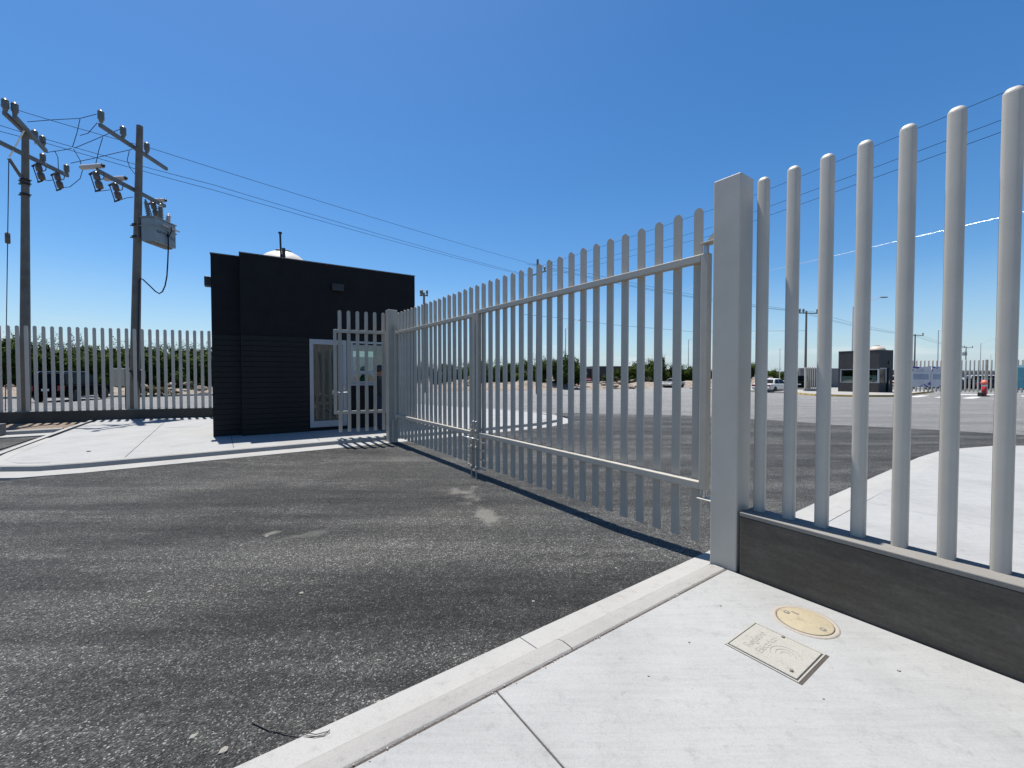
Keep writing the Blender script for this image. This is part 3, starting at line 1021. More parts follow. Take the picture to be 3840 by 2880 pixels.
# front wall in pieces round the door and the window (set back behind the boards)
m = MB()
for (x0, x1, z0, z1) in ((0, dx0, Z0, BT), (dx0, dx1, dz1, BT), (dx1, wx0, Z0, BT), (wx0, wx1, Z0, wz0), (wx0, wx1, wz1, BT), (wx1, BL, Z0, BT), (dx0, dx1, Z0, 0.24)):
    m.bx(x0, x1, 0.0, wt, z0, z1)
m.bx(BL - wt, BL, wt, BD, Z0, BT)
m.bx(0, wt, wt, BD, Z0, BT)
# back wall with a window
for (x0, x1, z0, z1) in ((wt, 2.45, Z0, BT), (2.45, 4.05, Z0, 1.05), (2.45, 4.05, 2.46, BT), (4.05, BL - wt, Z0, BT)):
    m.bx(x0, x1, BD - wt, BD, z0, z1)
m.build('wall', M['dark_wall'], GH)
m = MB(); m.bx(wt + 0.001, BL - wt - 0.001, wt + 0.001, BD - wt - 0.001, 3.9, 4.05); m.build('roof', M['coping'], GH)
m = MB(); m.bx(wt + 0.003, BL - wt - 0.003, wt + 0.003, BD - wt - 0.003, 2.62, 2.68)
m.build('ceiling', M['inner'], GH)
m = MB()
m.bx(wt + .003, wt + .02, wt + .02, BD - wt - .02, 0.2, 2.6); m.bx(BL - wt - .02, BL - wt - .003, wt + .02, BD - wt - .02, 0.2, 2.6)
for (x0, x1, z0, z1) in ((wt + .02, 2.45, .2, 2.6), (2.45, 4.05, .2, 1.05), (2.45, 4.05, 2.46, 2.6), (4.05, BL - wt - .02, .2, 2.6)):
    m.bx(x0, x1, BD - wt - .02, BD - wt - .003, z0, z1)
m.build('lining', M['inner'], GH)
m = MB(); m.bx(wt + .003, BL - wt - .003, wt + .003, BD - wt - .003, 0.12, 0.19); m.build('floor', M['inner'], GH)
# parapet coping
m = MB()
for (x0, x1, y0, y1) in ((-0.012, BL + 0.012, -0.012, wt + 0.012), (-0.012, BL + 0.012, BD - wt - 0.012, BD + 0.012), (-0.012, wt + 0.012, wt + 0.014, BD - wt - 0.014), (BL - wt - 0.012, BL + 0.012, wt + 0.014, BD - wt - 0.014)):
    m.bx(x0, x1, y0, y1, BT + 0.002, BT + 0.022)
m.build('coping', M['coping'], GH)
# lower cladding boards on the front, left of the door
nb = 19; bh = (2.53 - 0.16) / nb
bme = MB(); bme.bx(0.004, dx0 - 0.02, -0.022, -0.002, 0.006, bh - 0.006)
bmesh_front = bme.mesh('board', M['board'])
for i in range(nb):
    link('board', bmesh_front, GH, (0, random.uniform(-0.002, 0.001), 0.16 + bh * i), 0, 0.0)
# wing set back on the left
m = MB(); m.bx(-0.56, -0.002, 0.24, BD - 0.3, Z0, 4.395); m.build('wing_wall', M['dark_wall'], GH)
m = MB(); m.bx(-0.572, -0.003, 0.228, BD - 0.29, 4.397, 4.415); m.build('coping', M['coping'], GH)
bme = MB(); bme.bx(-0.558, -0.006, 0.218, 0.238, 0.006, bh - 0.006)
bm_w = bme.mesh('board', M['board'])
for i in range(nb):
    link('board', bm_w, GH, (0, random.uniform(-0.002, 0.001), 0.16 + bh * i))
# wall lights
m = MB(); m.bx(1.99, 2.28, -0.13, -0.002, 3.765, 3.955); m.build('wall_light', M['black'], GH, bevel=0.01)
m = MB(); m.bx(-0.70, -0.562, 0.55, 0.80, 3.70, 3.92); m.build('wall_light', M['black'], GH, bevel=0.01)
# door: frame, leaf stile, glass
DR = MB()
fw = 0.09
DR.bx(dx0, dx0 + fw, -0.02, 0.08, 0.24, dz1); DR.bx(dx1 - fw, dx1, -0.02, 0.08, 0.24, dz1)
DR.bx(dx0 + fw, dx1 - fw, -0.02, 0.08, dz1 - 0.13, dz1); DR.bx(dx0 + fw, dx1 - fw, -0.02, 0.08, 0.24, 0.40)
door = DR.build('door', M['alu'], GH, bevel=0.004)
m = MB(); m.bx(dx1 - fw - 0.12, dx1 - fw - 0.002, 0.0, 0.07, 0.402, dz1 - 0.132); m.build('stile', M['alu'], door, bevel=0.003)
m = MB(); m.bx(dx0 + fw + 0.002, dx1 - fw - 0.122, 0.03, 0.038, 0.402, dz1 - 0.132); m.build('pane', M['glass_door'], door)
m = MB(); m.bx(dx1 - 0.10, dx1 - 0.05, -0.055, -0.022, 1.19, 1.30); m.tube([(dx1 - 0.08, -0.05, 1.27), (dx1 - 0.20, -0.06, 1.27)], 0.01, 8); m.build('handle', M['steel'], door)
# window: frame with upper fixed pane and lower pair
WN = MB()
f2 = 0.055
WN.bx(wx0, wx0 + f2, -0.015, 0.08, wz0, wz1); WN.bx(wx1 - f2, wx1, -0.015, 0.08, wz0, wz1)
WN.bx(wx0 + f2, wx1 - f2, -0.015, 0.08, wz1 - f2, wz1); WN.bx(wx0 + f2, wx1 - f2, -0.015, 0.08, wz0, wz0 + f2)
WN.bx(wx0 + f2, wx1 - f2, -0.013, 0.078, 1.605, 1.695)
WN.bx(wx0 + 1.0, wx0 + 1.06, -0.012, 0.077, wz0 + f2, 1.604)
WN.bx(wx0 + f2, wx1 - f2, -0.012, 0.077, 2.37, 2.395)
win = WN.build('window', M['alu'], GH, bevel=0.003)
m = MB(); m.bx(wx0 + f2 + .002, wx1 - f2 - .002, 0.03, 0.037, 1.697, 2.368); m.build('pane', M['glass'], win)
m = MB(); m.bx(wx0 + f2 + .002, wx0 + 0.998, 0.03, 0.037, wz0 + f2 + .002, 1.603); m.build('pane', M['glass'], win)
m = MB(); m.bx(wx0 + 1.062, wx1 - f2 - .002, 0.035, 0.042, wz0 + f2 + .002, 1.603); m.build('pane', M['glass'], win)
m = MB(); m.bx(wx0 - 0.02, wx1 + 0.02, -0.05, -0.017, wz0 - 0.06, wz0 - 0.003); m.build('sill', M['alu'], win, bevel=0.003)
WB = MB()
WB.bx(2.45, 2.50, BD - wt + .03, BD - .03, 1.05, 2.46); WB.bx(4.00, 4.05, BD - wt + .03, BD - .03, 1.05, 2.46); WB.bx(2.50, 4.00, BD - wt + .03, BD - .03, 1.05, 1.10); WB.bx(2.50, 4.00, BD - wt + .03, BD - .03, 2.41, 2.46)
WB.bx(2.50, 4.00, BD - wt + .03, BD - .03, 2.17, 2.20)
wb_ = WB.build('window', M['alu'], GH)
m = MB(); m.bx(2.502, 3.998, BD - 0.08, BD - 0.075, 2.202, 2.408); m.build('pane', M['glass'], wb_)
m = MB(); m.bx(2.502, 3.998, BD - 0.08, BD - 0.075, 1.102, 2.168); m.build('pane', M['glass_tint'], wb_)

def local(par, x, y, z):
    r = Matrix.Rotation(par.rotation_euler[2], 4, 'Z')
    return Vector(par.location) + r @ Vector((x, y, z))

# things inside and on top of the guardhouse
p = local(GH, 3.0, 0.75, 0.19)
CH = thing('chair', 'dark red chair with a green vest, inside the guardhouse window', 'chair', p, brz + 0.3)
m = MB(); m.bx(-0.24, 0.24, -0.03, 0.03, 0.85, 1.45); m.build('backrest', M['maroon'], CH, bevel=0.02)
m = MB(); m.bx(-0.24, 0.24, 0.031, 0.5, 0.80, 0.849); m.build('seat', M['maroon'], CH, bevel=0.02)
for sx in (-0.2, 0.2):
    for sy in (0.02, 0.45):
        m = MB(); m.tube([(sx, sy, 0), (sx, sy, 0.80)], 0.015, 6); m.build('leg', M['steel'], CH)
m = MB()
pts = [(-0.20, 1.12), (0.20, 1.12), (0.22, 1.30), (0.08, 1.36), (0.02, 1.50), (-0.06, 1.50), (-0.10, 1.33), (-0.2, 1.28)]
m.add([(x, -0.045 - 0.012 * sin(x * 20), z) for x, z in pts] + [(x, -0.034 - 0.012 * sin(x * 20), z) for x, z in pts],
      [tuple(range(8)), tuple(range(15, 7, -1))] + [(i, (i + 1) % 8, 8 + (i + 1) % 8, 8 + i) for i in range(8)])
tag(m.build('safety_vest', M['vest'], None, p, brz + 0.3), 'bright green safety vest hung behind the guardhouse window', 'vest')
p = local(GH, 0.9, 2.3, 0.19)
DK = thing('desk', 'small pale desk inside the guardhouse behind the glazed door', 'desk', p, brz)
m = MB(); m.bx(-0.6, 0.6, -0.3, 0.3, 0.71, 0.74); m.build('desk_top', M['white_plastic'], DK)
for sx in (-0.55, 0.55):
    for sy in (-0.26, 0.26):
        m = MB(); m.tube([(sx, sy, 0), (sx, sy, 0.709)], 0.018, 6); m.build('leg', M['steel'], DK)

p = at(1062, 960, 11.35); p.z = 4.05
TK = thing('water_tank', 'white domed water tank on the guardhouse roof', 'water tank', p)
m = MB(); m.lathe([(0.57, 0), (0.62, 0.05), (0.62, 0.50), (0.60, 0.56), (0.52, 0.68), (0.40, 0.78), (0.26, 0.85), (0.22, 0.855)], 28); m.build('tank_body', M['tank_white'], TK)
m = MB(); m.lathe([(0.22, 0.857), (0.23, 0.87), (0.20, 0.905), (0.0, 0.92)], 20); m.build('tank_lid', M['black'], TK)
p = at(1056, 960, 10.75); p.z = 4.05
VP_ = thing('vent_pipe', 'thin black vent pipe rising in front of the white roof tank', 'pipe', p)
m = MB(); m.tube([(0, 0, 0), (-0.03, 0, 1.17)], 0.024, 8); m.build('pipe', M['black'], VP_)
m = MB(); m.tube([(-0.03, 0, 1.172), (-0.03, 0, 1.21)], 0.045, 8); m.build('pipe_cap', M['black'], VP_)
m = MB(); m.tube([(0.06, 0, 0), (0.055, 0, 0.80)], 0.042, 8); m.build('short_pipe', M['black'], VP_)
m = MB(); m.tube([(-0.14, 0, 0.74), (0.0, 0, 0.74)], 0.008, 6); m.build('cross_tube', M['black'], VP_)


# ------------------------------------------------------------------ utility poles on the left
def oct_pole(p0, p1, r0, r1, n=8):
    q = MB(); q.tube([p0, p1], [r0, r1], n, True, False); return q


def pin_insulator(P, parent, h=0.37, r=0.082, mat='insulator'):
    q = MB()
    k = h / 0.36; a = r / 0.105
    prof = [(0.012, -0.10), (0.012, 0.0), (0.05, 0.005), (0.07, 0.03), (0.075, 0.09)]
    z = 0.09
    for i in range(6):
        prof += [(0.105, z + 0.008), (0.105, z + 0.028), (0.092, z + 0.034)]
        z += 0.04
    prof += [(0.085, z + 0.01), (0.045, z + 0.03), (0.03, z + 0.035), (0.03, z + 0.055), (0.0, z + 0.06)]
    q.lathe([(rr * a, zz * k) for rr, zz in prof], 14)
    return q.build('insulator', M[mat], parent, P)


def cutout(P, parent, lean=-0.27, sc=1.0):
    """open fuse cutout: two stacked porcelain skirts with the fuse tube hinged beside them"""
    q = MB()
    T = Matrix.Rotation(lean, 4, 'Y') @ Matrix.Scale(sc, 4)
    q.lathe([(0.03, 0.02), (0.08, 0.0), (0.085, -0.03), (0.085, -0.20), (0.06, -0.23), (0.05, -0.26), (0.085, -0.29), (0.09, -0.32), (0.09, -0.47), (0.06, -0.50), (0.02, -0.51)], 12, T=T)
    o = q.build('cutout', M['brown_porc'], parent, P)
    q = MB(); q.tube([T @ Vector((-0.17, 0, -0.02)), T @ Vector((-0.15, 0, -0.54))], 0.014 * sc, 6); q.build('fuse_tube', M['black'], o)
    q = MB(); q.tube([T @ Vector((-0.20, 0, 0.0)), T @ Vector((0.0, 0, 0.04))], 0.03 * sc, 6); q.tube([T @ Vector((-0.17, 0, -0.54)), T @ Vector((0.0, 0, -0.53))], 0.025 * sc, 6); q.build('contact_arm', M['black'], o)
    q = MB(); q.tube([T @ Vector((0.05, 0, -0.24)), T @ Vector((0.16, 0.03, -0.22)), T @ Vector((0.20, 0.05, -0.10)), T @ Vector((0.18, 0.08, 0.02))], 0.014 * sc, 6); q.build('hanger', M['arm'], o)
    return o


def band(x, y, z, r, parent):
    q = MB(); q.lathe([(r, -0.035), (r + 0.012, -0.035), (r + 0.012, 0.035), (r, 0.035)], 12, (x, y, z)); q.bx(x - r - 0.09, x + r + 0.09, y - 0.02, y + 0.02, z - 0.015, z + 0.015)
    return q.build('band', M['black'], parent)


def crossarm(A, B, parent, w=0.09, h=0.11):
    A = Vector(A); B = Vector(B); d = B - A
    L = d.length
    q = MB(); q.box((0, 0, 0), (L, w, h))
    o = q.build('crossarm', M['arm'], parent, (A + B) / 2, atan2(d.y, d.x))
    return o


# ---- pole 1 (far left)
D1 = 13.3
base1 = at(92, 1545, D1); top1 = at(95, 478, D1)
P1 = thing('utility_pole', 'leftmost concrete power pole with doubled upper crossarms and a stay wire', 'utility pole', (base1.x, base1.y, 0), 0)
o1 = Vector((base1.x, base1.y, 0))
r1 = Matrix.Identity(4)
oct_pole((0, 0, -0.3), (top1 - o1), 0.138, 0.080).build('pole', M['pole'], P1)
rel1 = lambda px, py, D: at(px, py, D) - o1
zA = at(93, 497, D1).z
def on_height(px, py, z):
    r = ray(px, py); k = (z - CAM_H) / r.z
    return Vector((0, 0, CAM_H)) + r * k
# upper double arm either side of the pole head
zU = 9.27
for (pa_, pb_) in (((16, 423), (113, 515)), ((54, 436), (172, 566))):
    crossarm(on_height(*pa_, zU) - o1, on_height(*pb_, zU) - o1, P1)
for (px, py) in ((20, 418), (56, 432), (131, 530), (160, 550)):
    pin_insulator(on_height(px, py, zU + 0.05) - o1, P1)
zL = 8.56
crossarm(on_height(-70, 500, zL) - o1, on_height(254, 659, zL) - o1, P1)
for (px, py) in ((161, 612), (250, 652)):
    pin_insulator(on_height(px, py, zL + 0.05) - o1, P1, 0.32, 0.075)
for (px, py) in ((142, 618), (212, 652)):
    cutout(on_height(px, py, zL - 0.09) - o1, P1)
for py in (677, 690, 731):
    band(at(93.5, py, D1).x - base1.x, 0, at(93.5, py, D1).z, 0.104, P1)
q = MB(); q.tube([rel1(80, 665, D1 - 0.12), rel1(33, 594, D1 - 0.4)], 0.045, 8); q.build('stay_strut', M['pole'], P1)
q = MB(); q.tube([rel1(90, 490, D1 - 0.2), rel1(35, 588, D1 - 0.4)], 0.02, 6); q.build('strap', M['white_plastic'], P1)
q = MB(); q.tube([rel1(33, 596, D1 - 0.4), rel1(24, 1222, D1 - 0.4), rel1(20, 1560, D1 - 0.4)], 0.011, 6); q.build('stay_wire', M['wire'], P1)
q = MB(); q.lathe([(0.01, -0.18), (0.06, -0.15), (0.06, 0.15), (0.01, 0.18)], 10, tuple(rel1(28.5, 893, D1 - 0.4))); q.build('stay_insulator', M['brown_porc'], P1)

# ---- pole 2 with the transformer
D2 = 14.15
base2 = at(500, 1530, D2); top2 = at(524, 472, D2)
P2 = thing('utility_pole', 'concrete power pole carrying the grey transformer near the guardhouse', 'utility pole', (base2.x, base2.y, 0), 0)
o2 = Vector((base2.x, base2.y, 0))
oct_pole((0, 0, -0.3), (top2 - o2), 0.150, 0.088).build('pole', M['pole'], P2)
rel2 = lambda px, py, D: at(px, py, D) - o2
zU2 = at(521, 553, D2).z
crossarm(on_height(374, 468, zU2) - o2, on_height(625, 634, zU2) - o2, P2)
for (px, py) in ((379, 460), (462, 517), (551, 575)):
    pin_insulator(on_height(px, py, zU2 + 0.06) - o2, P2)
zL2 = at(512, 712, D2).z
crossarm(on_height(366, 640, zL2) - o2, on_height(618, 773, zL2) - o2, P2)
for (px, py) in ((358, 648), (430, 690), (573, 762)):
    cutout(on_height(px, py, zL2 - 0.06) - o2, P2)
for (pa_, pb_) in (((303, 628), (391, 621)), ((393, 671), (476, 668)), ((565, 752), (624, 751))):
    za = zL2 + 0.22
    A = on_height(*pa_, za) - o2; B = on_height(*pb_, za) - o2
    q = MB(); q.tube([A, A.lerp(B, 0.04), A.lerp(B, 0.93)], [0.055, 0.072, 0.072], 12)
    ar = q.build('arrester', M['tube_grey'], P2)
    q = MB(); q.tube([A.lerp(B, 0.931), B], [0.05, 0.035], 10); q.build('arrester_cap', M['black'], ar)
    C = A.lerp(B, 0.7)
    q = MB(); q.tube([C + Vector((0, 0, -0.076)), C + Vector((0, 0, -0.2))], 0.03, 8); q.build('arrester_foot', M['black'], ar)
for py, rr in ((845, 0.116), (890, 0.118)):
    band((at(512, py, D2) - o2).x, 0, at(512, py, D2).z, rr, P2)
# riser conduit and hanging service loop
q = MB(); q.tube([rel2(522, 1052, D2 - 0.12), rel2(519, 1200, D2 - 0.16), rel2(517, 1395, D2 - 0.2)], 0.035, 8); q.build('riser_conduit', M['black'], P2)
q = MB(); q.tube([rel2(*p_) for p_ in ((630, 868, 14.45), (631, 900, 14.45), (631, 935, 14.45), (629, 985, 14.4), (626, 1035, 14.4), (619, 1072, 14.35), (609, 1094, 14.3), (597, 1101, 14.3), (583, 1093, 14.25), (566, 1076, 14.2), (549, 1060, 14.15), (535, 1047, 14.08), (527, 1045, 14.04), (522, 1052, 14.03))], 0.020, 8); q.build('service_loop', M['wire'], P2)
for pxa in (619, 642):
    q = MB(); q.tube([rel2(pxa, 852, 14.5), rel2(pxa + 1, 868, 14.47), rel2(630.5, 893, 14.45)], 0.016, 6); q.build('service_lead', M['wire'], P2)

# transformer hung on pole 2
TP = Vector((-12.19, 14.42, 6.07))
TR = thing('transformer', 'grey pole-mounted distribution transformer with bushings on top', 'transformer', TP)
m = MB(); m.bx(-0.235, 0.235, -0.43, 0.43, 0.0, 0.80); m.build('tank', M['tank_grey'], TR, bevel=0.02)
m = MB(); m.bx(-0.26, 0.26, -0.455, 0.455, 0.802, 0.83); m.build('lid', M['tank_grey'], TR, bevel=0.005)
m = MB(); m.bx(-0.262, 0.262, -0.457, 0.457, 0.50, 0.525); m.build('rim_band', M['tank_grey'], TR)
m = MB(); m.bx(0.27, 0.33, -0.20, 0.50, 0.60, 0.635); m.build('lead_bar', M['tube_grey'], TR)
m = MB(); m.bx(-0.12, 0.12, -0.4, 0.4, -0.04, -0.002); m.build('skid', M['wall_cap'], TR)
m = MB(); m.bx(-0.42, -0.262, 0.0 - 0.30, -0.18, 0.15, 0.65); m.build('hanger_bracket', M['black'], TR)
def bushing(x, y, lx, ly, h, r, parent, mat):
    q = MB(); prof = [(r * 0.8, 0)]
    nsh = 7
    for i in range(nsh):
        z = h * (0.06 + 0.8 * i / nsh)
        prof += [(r * 0.65, z), (r * (1.1 - 0.03 * i), z + h * 0.03), (r * 0.65, z + h * 0.06)]
    prof += [(r * 0.4, h * 0.9), (r * 0.25, h), (0, h)]
    T = Matrix.Translation((x, y, 0.83)) @ Matrix.Rotation(lx, 4, 'Y') @ Matrix.Rotation(ly, 4, 'X')
    q.lathe(prof, 12, T=T); return q.build('bushing', M[mat], parent)
bushing(-0.05, -0.32, -0.16, 0.05, 0.60, 0.075, TR, 'insulator')
bushing(0.05, 0.02, 0.0, 0.0, 0.60, 0.09, TR, 'insulator')
bushing(0.02, 0.34, 0.15, 0, 0.38, 0.085, TR, 'tube_grey')


def text_on(body, parent, loc, rot, size, mat, name='lettering', ext=0.002):
    cu = bpy.data.curves.new(name, 'FONT')
    cu.body = body; cu.size = size; cu.extrude = ext; cu.align_x = 'CENTER'; cu.align_y = 'CENTER'
    tmp = bpy.data.objects.new('tmp_' + name, cu)
    COL.objects.link(tmp)
    dg = bpy.context.evaluated_depsgraph_get()
    me = bpy.data.meshes.new_from_object(tmp.evaluated_get(dg))
    bpy.data.objects.remove(tmp)
    me.name = name
    me.materials.clear(); me.materials.append(mat)
    o = bpy.data.objects.new(name, me)
    o.location = loc; o.rotation_euler = rot
    COL.objects.link(o)
    if parent is not None: o.parent = parent
    return o


text_on('45KVA', TR, (0.238, -0.20, 0.36), (pi / 2, 0, pi / 2), 0.13, M['black'])
text_on('13.2', TR, (0.238, 0.27, 0.30), (pi / 2, 0, pi / 2), 0.13, M['black'])

# meter cabinet and coil at the foot of pole 2
mp = at(447, 1445, 14.0)
MC = thing('meter_cabinet', 'pale grey electric meter cabinet on a thin post beside the transformer pole', 'meter cabinet', (mp.x, mp.y, 0), frz)
zb_, zt_ = at(447, 1448, 14.0).z, at(447, 1381, 14.0).z
m = MB(); m.bx(-0.20, 0.21, -0.1, 0.1, zb_, zt_); m.build('cabinet_body', M['box_grey'], MC, bevel=0.008)
m = MB(); m.bx(-0.185, 0.195, -0.112, -0.102, zb_ + 0.02, zt_ - 0.02); m.build('cabinet_door', M['box_grey'], MC, bevel=0.004)
m = MB(); m.bx(0.23, 0.45, -0.08, 0.08, zb_ + 0.0, zt_ - 0.01); m.build('side_box', M['box_grey'], MC, bevel=0.006)
m = MB(); m.lathe([(0.055, 0), (0.055, 0.07), (0.03, 0.09), (0, 0.09)], 12, (0.14, 0, zt_ + 0.002)); m.build('meter', M['glass_dark'], MC)
m = MB(); m.tube([(0.18, 0, -0.1), (0.18, 0, zb_ - 0.002)], 0.03, 8); m.build('post', M['black'], MC)
m = MB(); m.tube([(0.34, -0.10, zt_ - 0.08), (0.42, -0.12, zt_ - 0.12), (0.46, -0.12, zt_ - 0.25), (0.47, -0.1, zt_ - 0.40)], 0.04, 8); m.build('elbow_pipe', M['rubber'], MC)
m = MB(); m.lathe([(0.05, 0), (0.11, 0.03), (0.12, 0.2), (0.11, 0.38), (0.05, 0.42)], 12, (0.62, -0.02, zt_ - 0.45)); m.build('cable_coil', M['black'], MC)
m = MB(); m.tube([(0.60, -0.02, zt_ - 0.4), (0.58, -0.04, zt_ - 0.6), (0.63, -0.05, zt_ - 0.8), (0.70, -0.05, zt_ - 0.85)], 0.025, 6); m.build('cable_tail', M['black'], MC)


# ---- wires
def wire(name, pts, r, label, mat='wire', group='overhead lines', cat='power line', n=5):
    q = MB(); q.tube(pts, r, n, False); o = q.build(name, M[mat])
    return tag(o, label, cat, group)


def span(A, B, sag, n=14):
    A = Vector(A); B = Vector(B)
    return [A.lerp(B, i / n) - Vector((0, 0, sag * 4 * (i / n) * (1 - i / n))) for i in range(n + 1)]


D3 = 38.0
P3top = at(2016, 985, D3)
P3 = thing('utility_pole', 'distant power pole hidden behind a gate bar, where the overhead lines turn', 'utility pole', (P3top.x, P3top.y, 0), TH)
m = oct_pole((0, 0, -0.6), (0, 0, P3top.z + 0.3), 0.17, 0.10); m.build('pole', M['pole'], P3)
m = MB(); m.box((0, 0, P3top.z - 1.0), (2.4, 0.09, 0.10)); m.build('crossarm', M['arm'], P3)
for x in (-1.0, 0.25, 1.0):
    pin_insulator((x, 0, P3top.z - 0.93), P3, 0.36, 0.09)
for i, (c0, c1, c2, z0) in enumerate((((-260, 300), (56, 410), (566, 556), 0), ((-260, 385), (150, 516), (800, 693), 0), ((-260, 420), (170, 536), (800, 712.5), 0))):
    a_ = at(*c0, 12.0); b_ = at(*c1, 13.6) if i == 0 else at(*c1, 14.2)
    c_ = at(*c2, 15.8 if i == 0 else 17.4)
    e_ = at((2011, 1980, 1975)[i], (994, 1031, 1034)[i], D3)
    pts = span(a_, b_, 0.02, 4)[:-1] + span(b_, c_, 0.03, 5)[:-1] + span(c_, e_, 0.12, 14)
    wire('power_line', pts, 0.0095, ('topmost thin overhead line running from the left poles down to the gate', 'middle thin overhead line running from the left poles down to the gate', 'lowest thin overhead line running from the left poles down to the gate')[i], group='left overhead lines')
for i, (c0, c1, c2) in enumerate((((2022, 1000), (2826, 733), (3837, 317)), ((2040, 1028), (2680, 849), (3755, 450)), ((2040, 1040), (2680, 880), (3755, 495)))):
    a_ = at(*c0, D3); b_ = at(*c1, 24.0 if i == 0 else 25.5); c_ = at(*c2, 12.7 if i == 0 else 13.4)
    ext = c_ + (c_ - b_) * 0.8
    pts = span(a_, b_, 0.05, 8)[:-1] + span(b_, c_, 0.02, 8)[:-1] + [c_, ext]
    wire('power_line', pts, 0.0095, ('topmost dark overhead line rising behind the right-hand bars', 'middle dark overhead line rising behind the right-hand bars', 'lowest dark overhead line rising behind the right-hand bars')[i], group='right overhead lines')
pts = [at(2080, 1171, 38), at(2226, 1147, 35.5), at(2458, 1105, 30.5), at(2601, 1077, 27.5), at(2820, 1030, 22.8), at(3100, 966, 19.2), at(3368, 904, 16.9), at(3748, 816, 14.3), at(4200, 705, 12.0)]
wire('telecom_cable', pts, 0.009, 'bright sunlit cable slanting behind the right-hand bars', 'wire_light', None, 'cable')
wire('telecom_cable', [at(1950, 1178, D3), at(2080, 1190, 39), at(2300, 1218, 42), at(2598, 1244, 47), at(3020, 1240, 52)], 0.014, 'low thin cable sagging across the sky behind the gate bars', 'wire', None, 'cable')
# jumpers between the two left poles
J = [((300, 508), (330, 500), (365, 460)), ((300, 446), (288, 500), (272, 550)), ((280, 555), (340, 530), (410, 500), (452, 484)), ((385, 515), (370, 565), (358, 620)),
     ((265, 612), (350, 594), (430, 575), (495, 560)), ((485, 565), (477, 600), (488, 630), (505, 652)), ((205, 565), (217, 590), (219, 634)), ((172, 572), (215, 566), (252, 560), (268, 556)),
     ((275, 558), (300, 600), (309, 640), (300, 670), (262, 701), (232, 704)), ((102, 457), (200, 449), (300, 444), (362, 428)), ((163, 674), (180, 678), (200, 674)), ((365, 718), (390, 715), (412, 712)), ((445, 752), (475, 742), (500, 739))]
for j in J:
    q = MB(); q.tube([at(px, py, 14.0) for px, py in j], 0.010, 5, False)
    tag(q.build('jumper_wire', M['wire']), 'slack dark jumper wire strung between the two left power poles', 'jumper wire', 'jumper wires between the left poles')


# ------------------------------------------------------------------ vegetation
def crown(n, rx, ry, rz_, zc, leaf, seed, blobs=7, up=0.25):
    rnd = random.Random(seed)
    centers = []
    for i in range(blobs):
        a = rnd.uniform(0, 2 * pi); k = rnd.uniform(0.15, 0.75)
        centers.append((cos(a) * rx * k, sin(a) * ry * k, zc + rnd.uniform(-0.55, 0.6) * rz_, rnd.uniform(0.35, 0.6)))
    vs = []; fs = []
    for i in range(n):
        cx, cy, cz, cr = rnd.choice(centers)
        while True:
            u = Vector((rnd.uniform(-1, 1), rnd.uniform(-1, 1), rnd.uniform(-1, 1)))
            if 0.25 < u.length < 1: break
        if rnd.random() < 0.08: u = u * 1.5
        P = Vector((cx + u.x * rx * cr, cy + u.y * ry * cr, max(0.08, cz + u.z * rz_ * cr)))
        nrm = (u.normalized() + Vector((rnd.uniform(-1, 1), rnd.uniform(-1, 1), rnd.uniform(-0.4, 1) + up)) * 0.9).normalized()
        a = nrm.orthogonal().normalized(); b = nrm.cross(a)
        t = rnd.uniform(0, 2 * pi); a, b = a * cos(t) + b * sin(t), b * cos(t) - a * sin(t)
        l = leaf * rnd.uniform(0.6, 1.3); w = l * rnd.uniform(0.3, 0.5)
        o = len(vs)
        vs += [P - a * l, P + b * w, P + a * l, P - b * w]
        fs.append((o, o + 1, o + 2, o + 3))
    # open shoots sticking out of the top
    for i in range(max(4, n // 300)):
        a = rnd.uniform(0, 2 * pi); k = rnd.uniform(0, 0.8)
        x, y = cos(a) * rx * k, sin(a) * ry * k
        zt_ = zc + rz_ * rnd.uniform(0.55, 0.85)
        L_ = rz_ * rnd.uniform(0.25, 0.55); lx, ly = rnd.uniform(-.4, .4), rnd.uniform(-.4, .4)
        for j in range(16):
            t = j / 15
            P = Vector((x + lx * L_ * t + rnd.uniform(-.09, .09), y + ly * L_ * t + rnd.uniform(-.09, .09), zt_ + L_ * t))
            d_ = Vector((rnd.uniform(-1, 1), rnd.uniform(-1, 1), rnd.uniform(-.3, .6))).normalized()
            e_ = d_.orthogonal().normalized(); l = leaf * rnd.uniform(.4, .8) * (1 - .5 * t)
            o = len(vs)
            vs += [P - d_ * l, P + e_ * l * .4, P + d_ * l, P - e_ * l * .4]
            fs.append((o, o + 1, o + 2, o + 3))
    return vs, fs, centers


def make_bush(name, label, cat, group, loc, rx, ry, h, n, leaf, seed, lm, trunk=True, tree=False):
    t = thing(name, label, cat, loc, random.uniform(0, 6), group)
    zc = h * (0.68 if tree else 0.54)
    vs, fs, cen = crown(n, rx, ry, h * (0.36 if tree else 0.46), zc, leaf, seed)
    q = MB(); q.add(vs, fs); q.build('crown', M[lm], t)
    q = MB(); rnd = random.Random(seed + 1)
    q.tube([(0, 0, -0.4), (rnd.uniform(-.05, .05), 0, h * 0.2), (rnd.uniform(-.1, .1), rnd.uniform(-.1, .1), h * (0.6 if tree else 0.4))], [0.035 * h, 0.028 * h, 0.012 * h], 7)
    for c in cen:
        q.tube([(0, 0, h * (0.2 if tree else 0.08)), (c[0] * 0.5, c[1] * 0.5, c[2] * 0.7), (c[0], c[1], c[2])], [0.018 * h, 0.012 * h, 0.005 * h], 5)
    q.build('trunk', M['bark'], t)
    return t


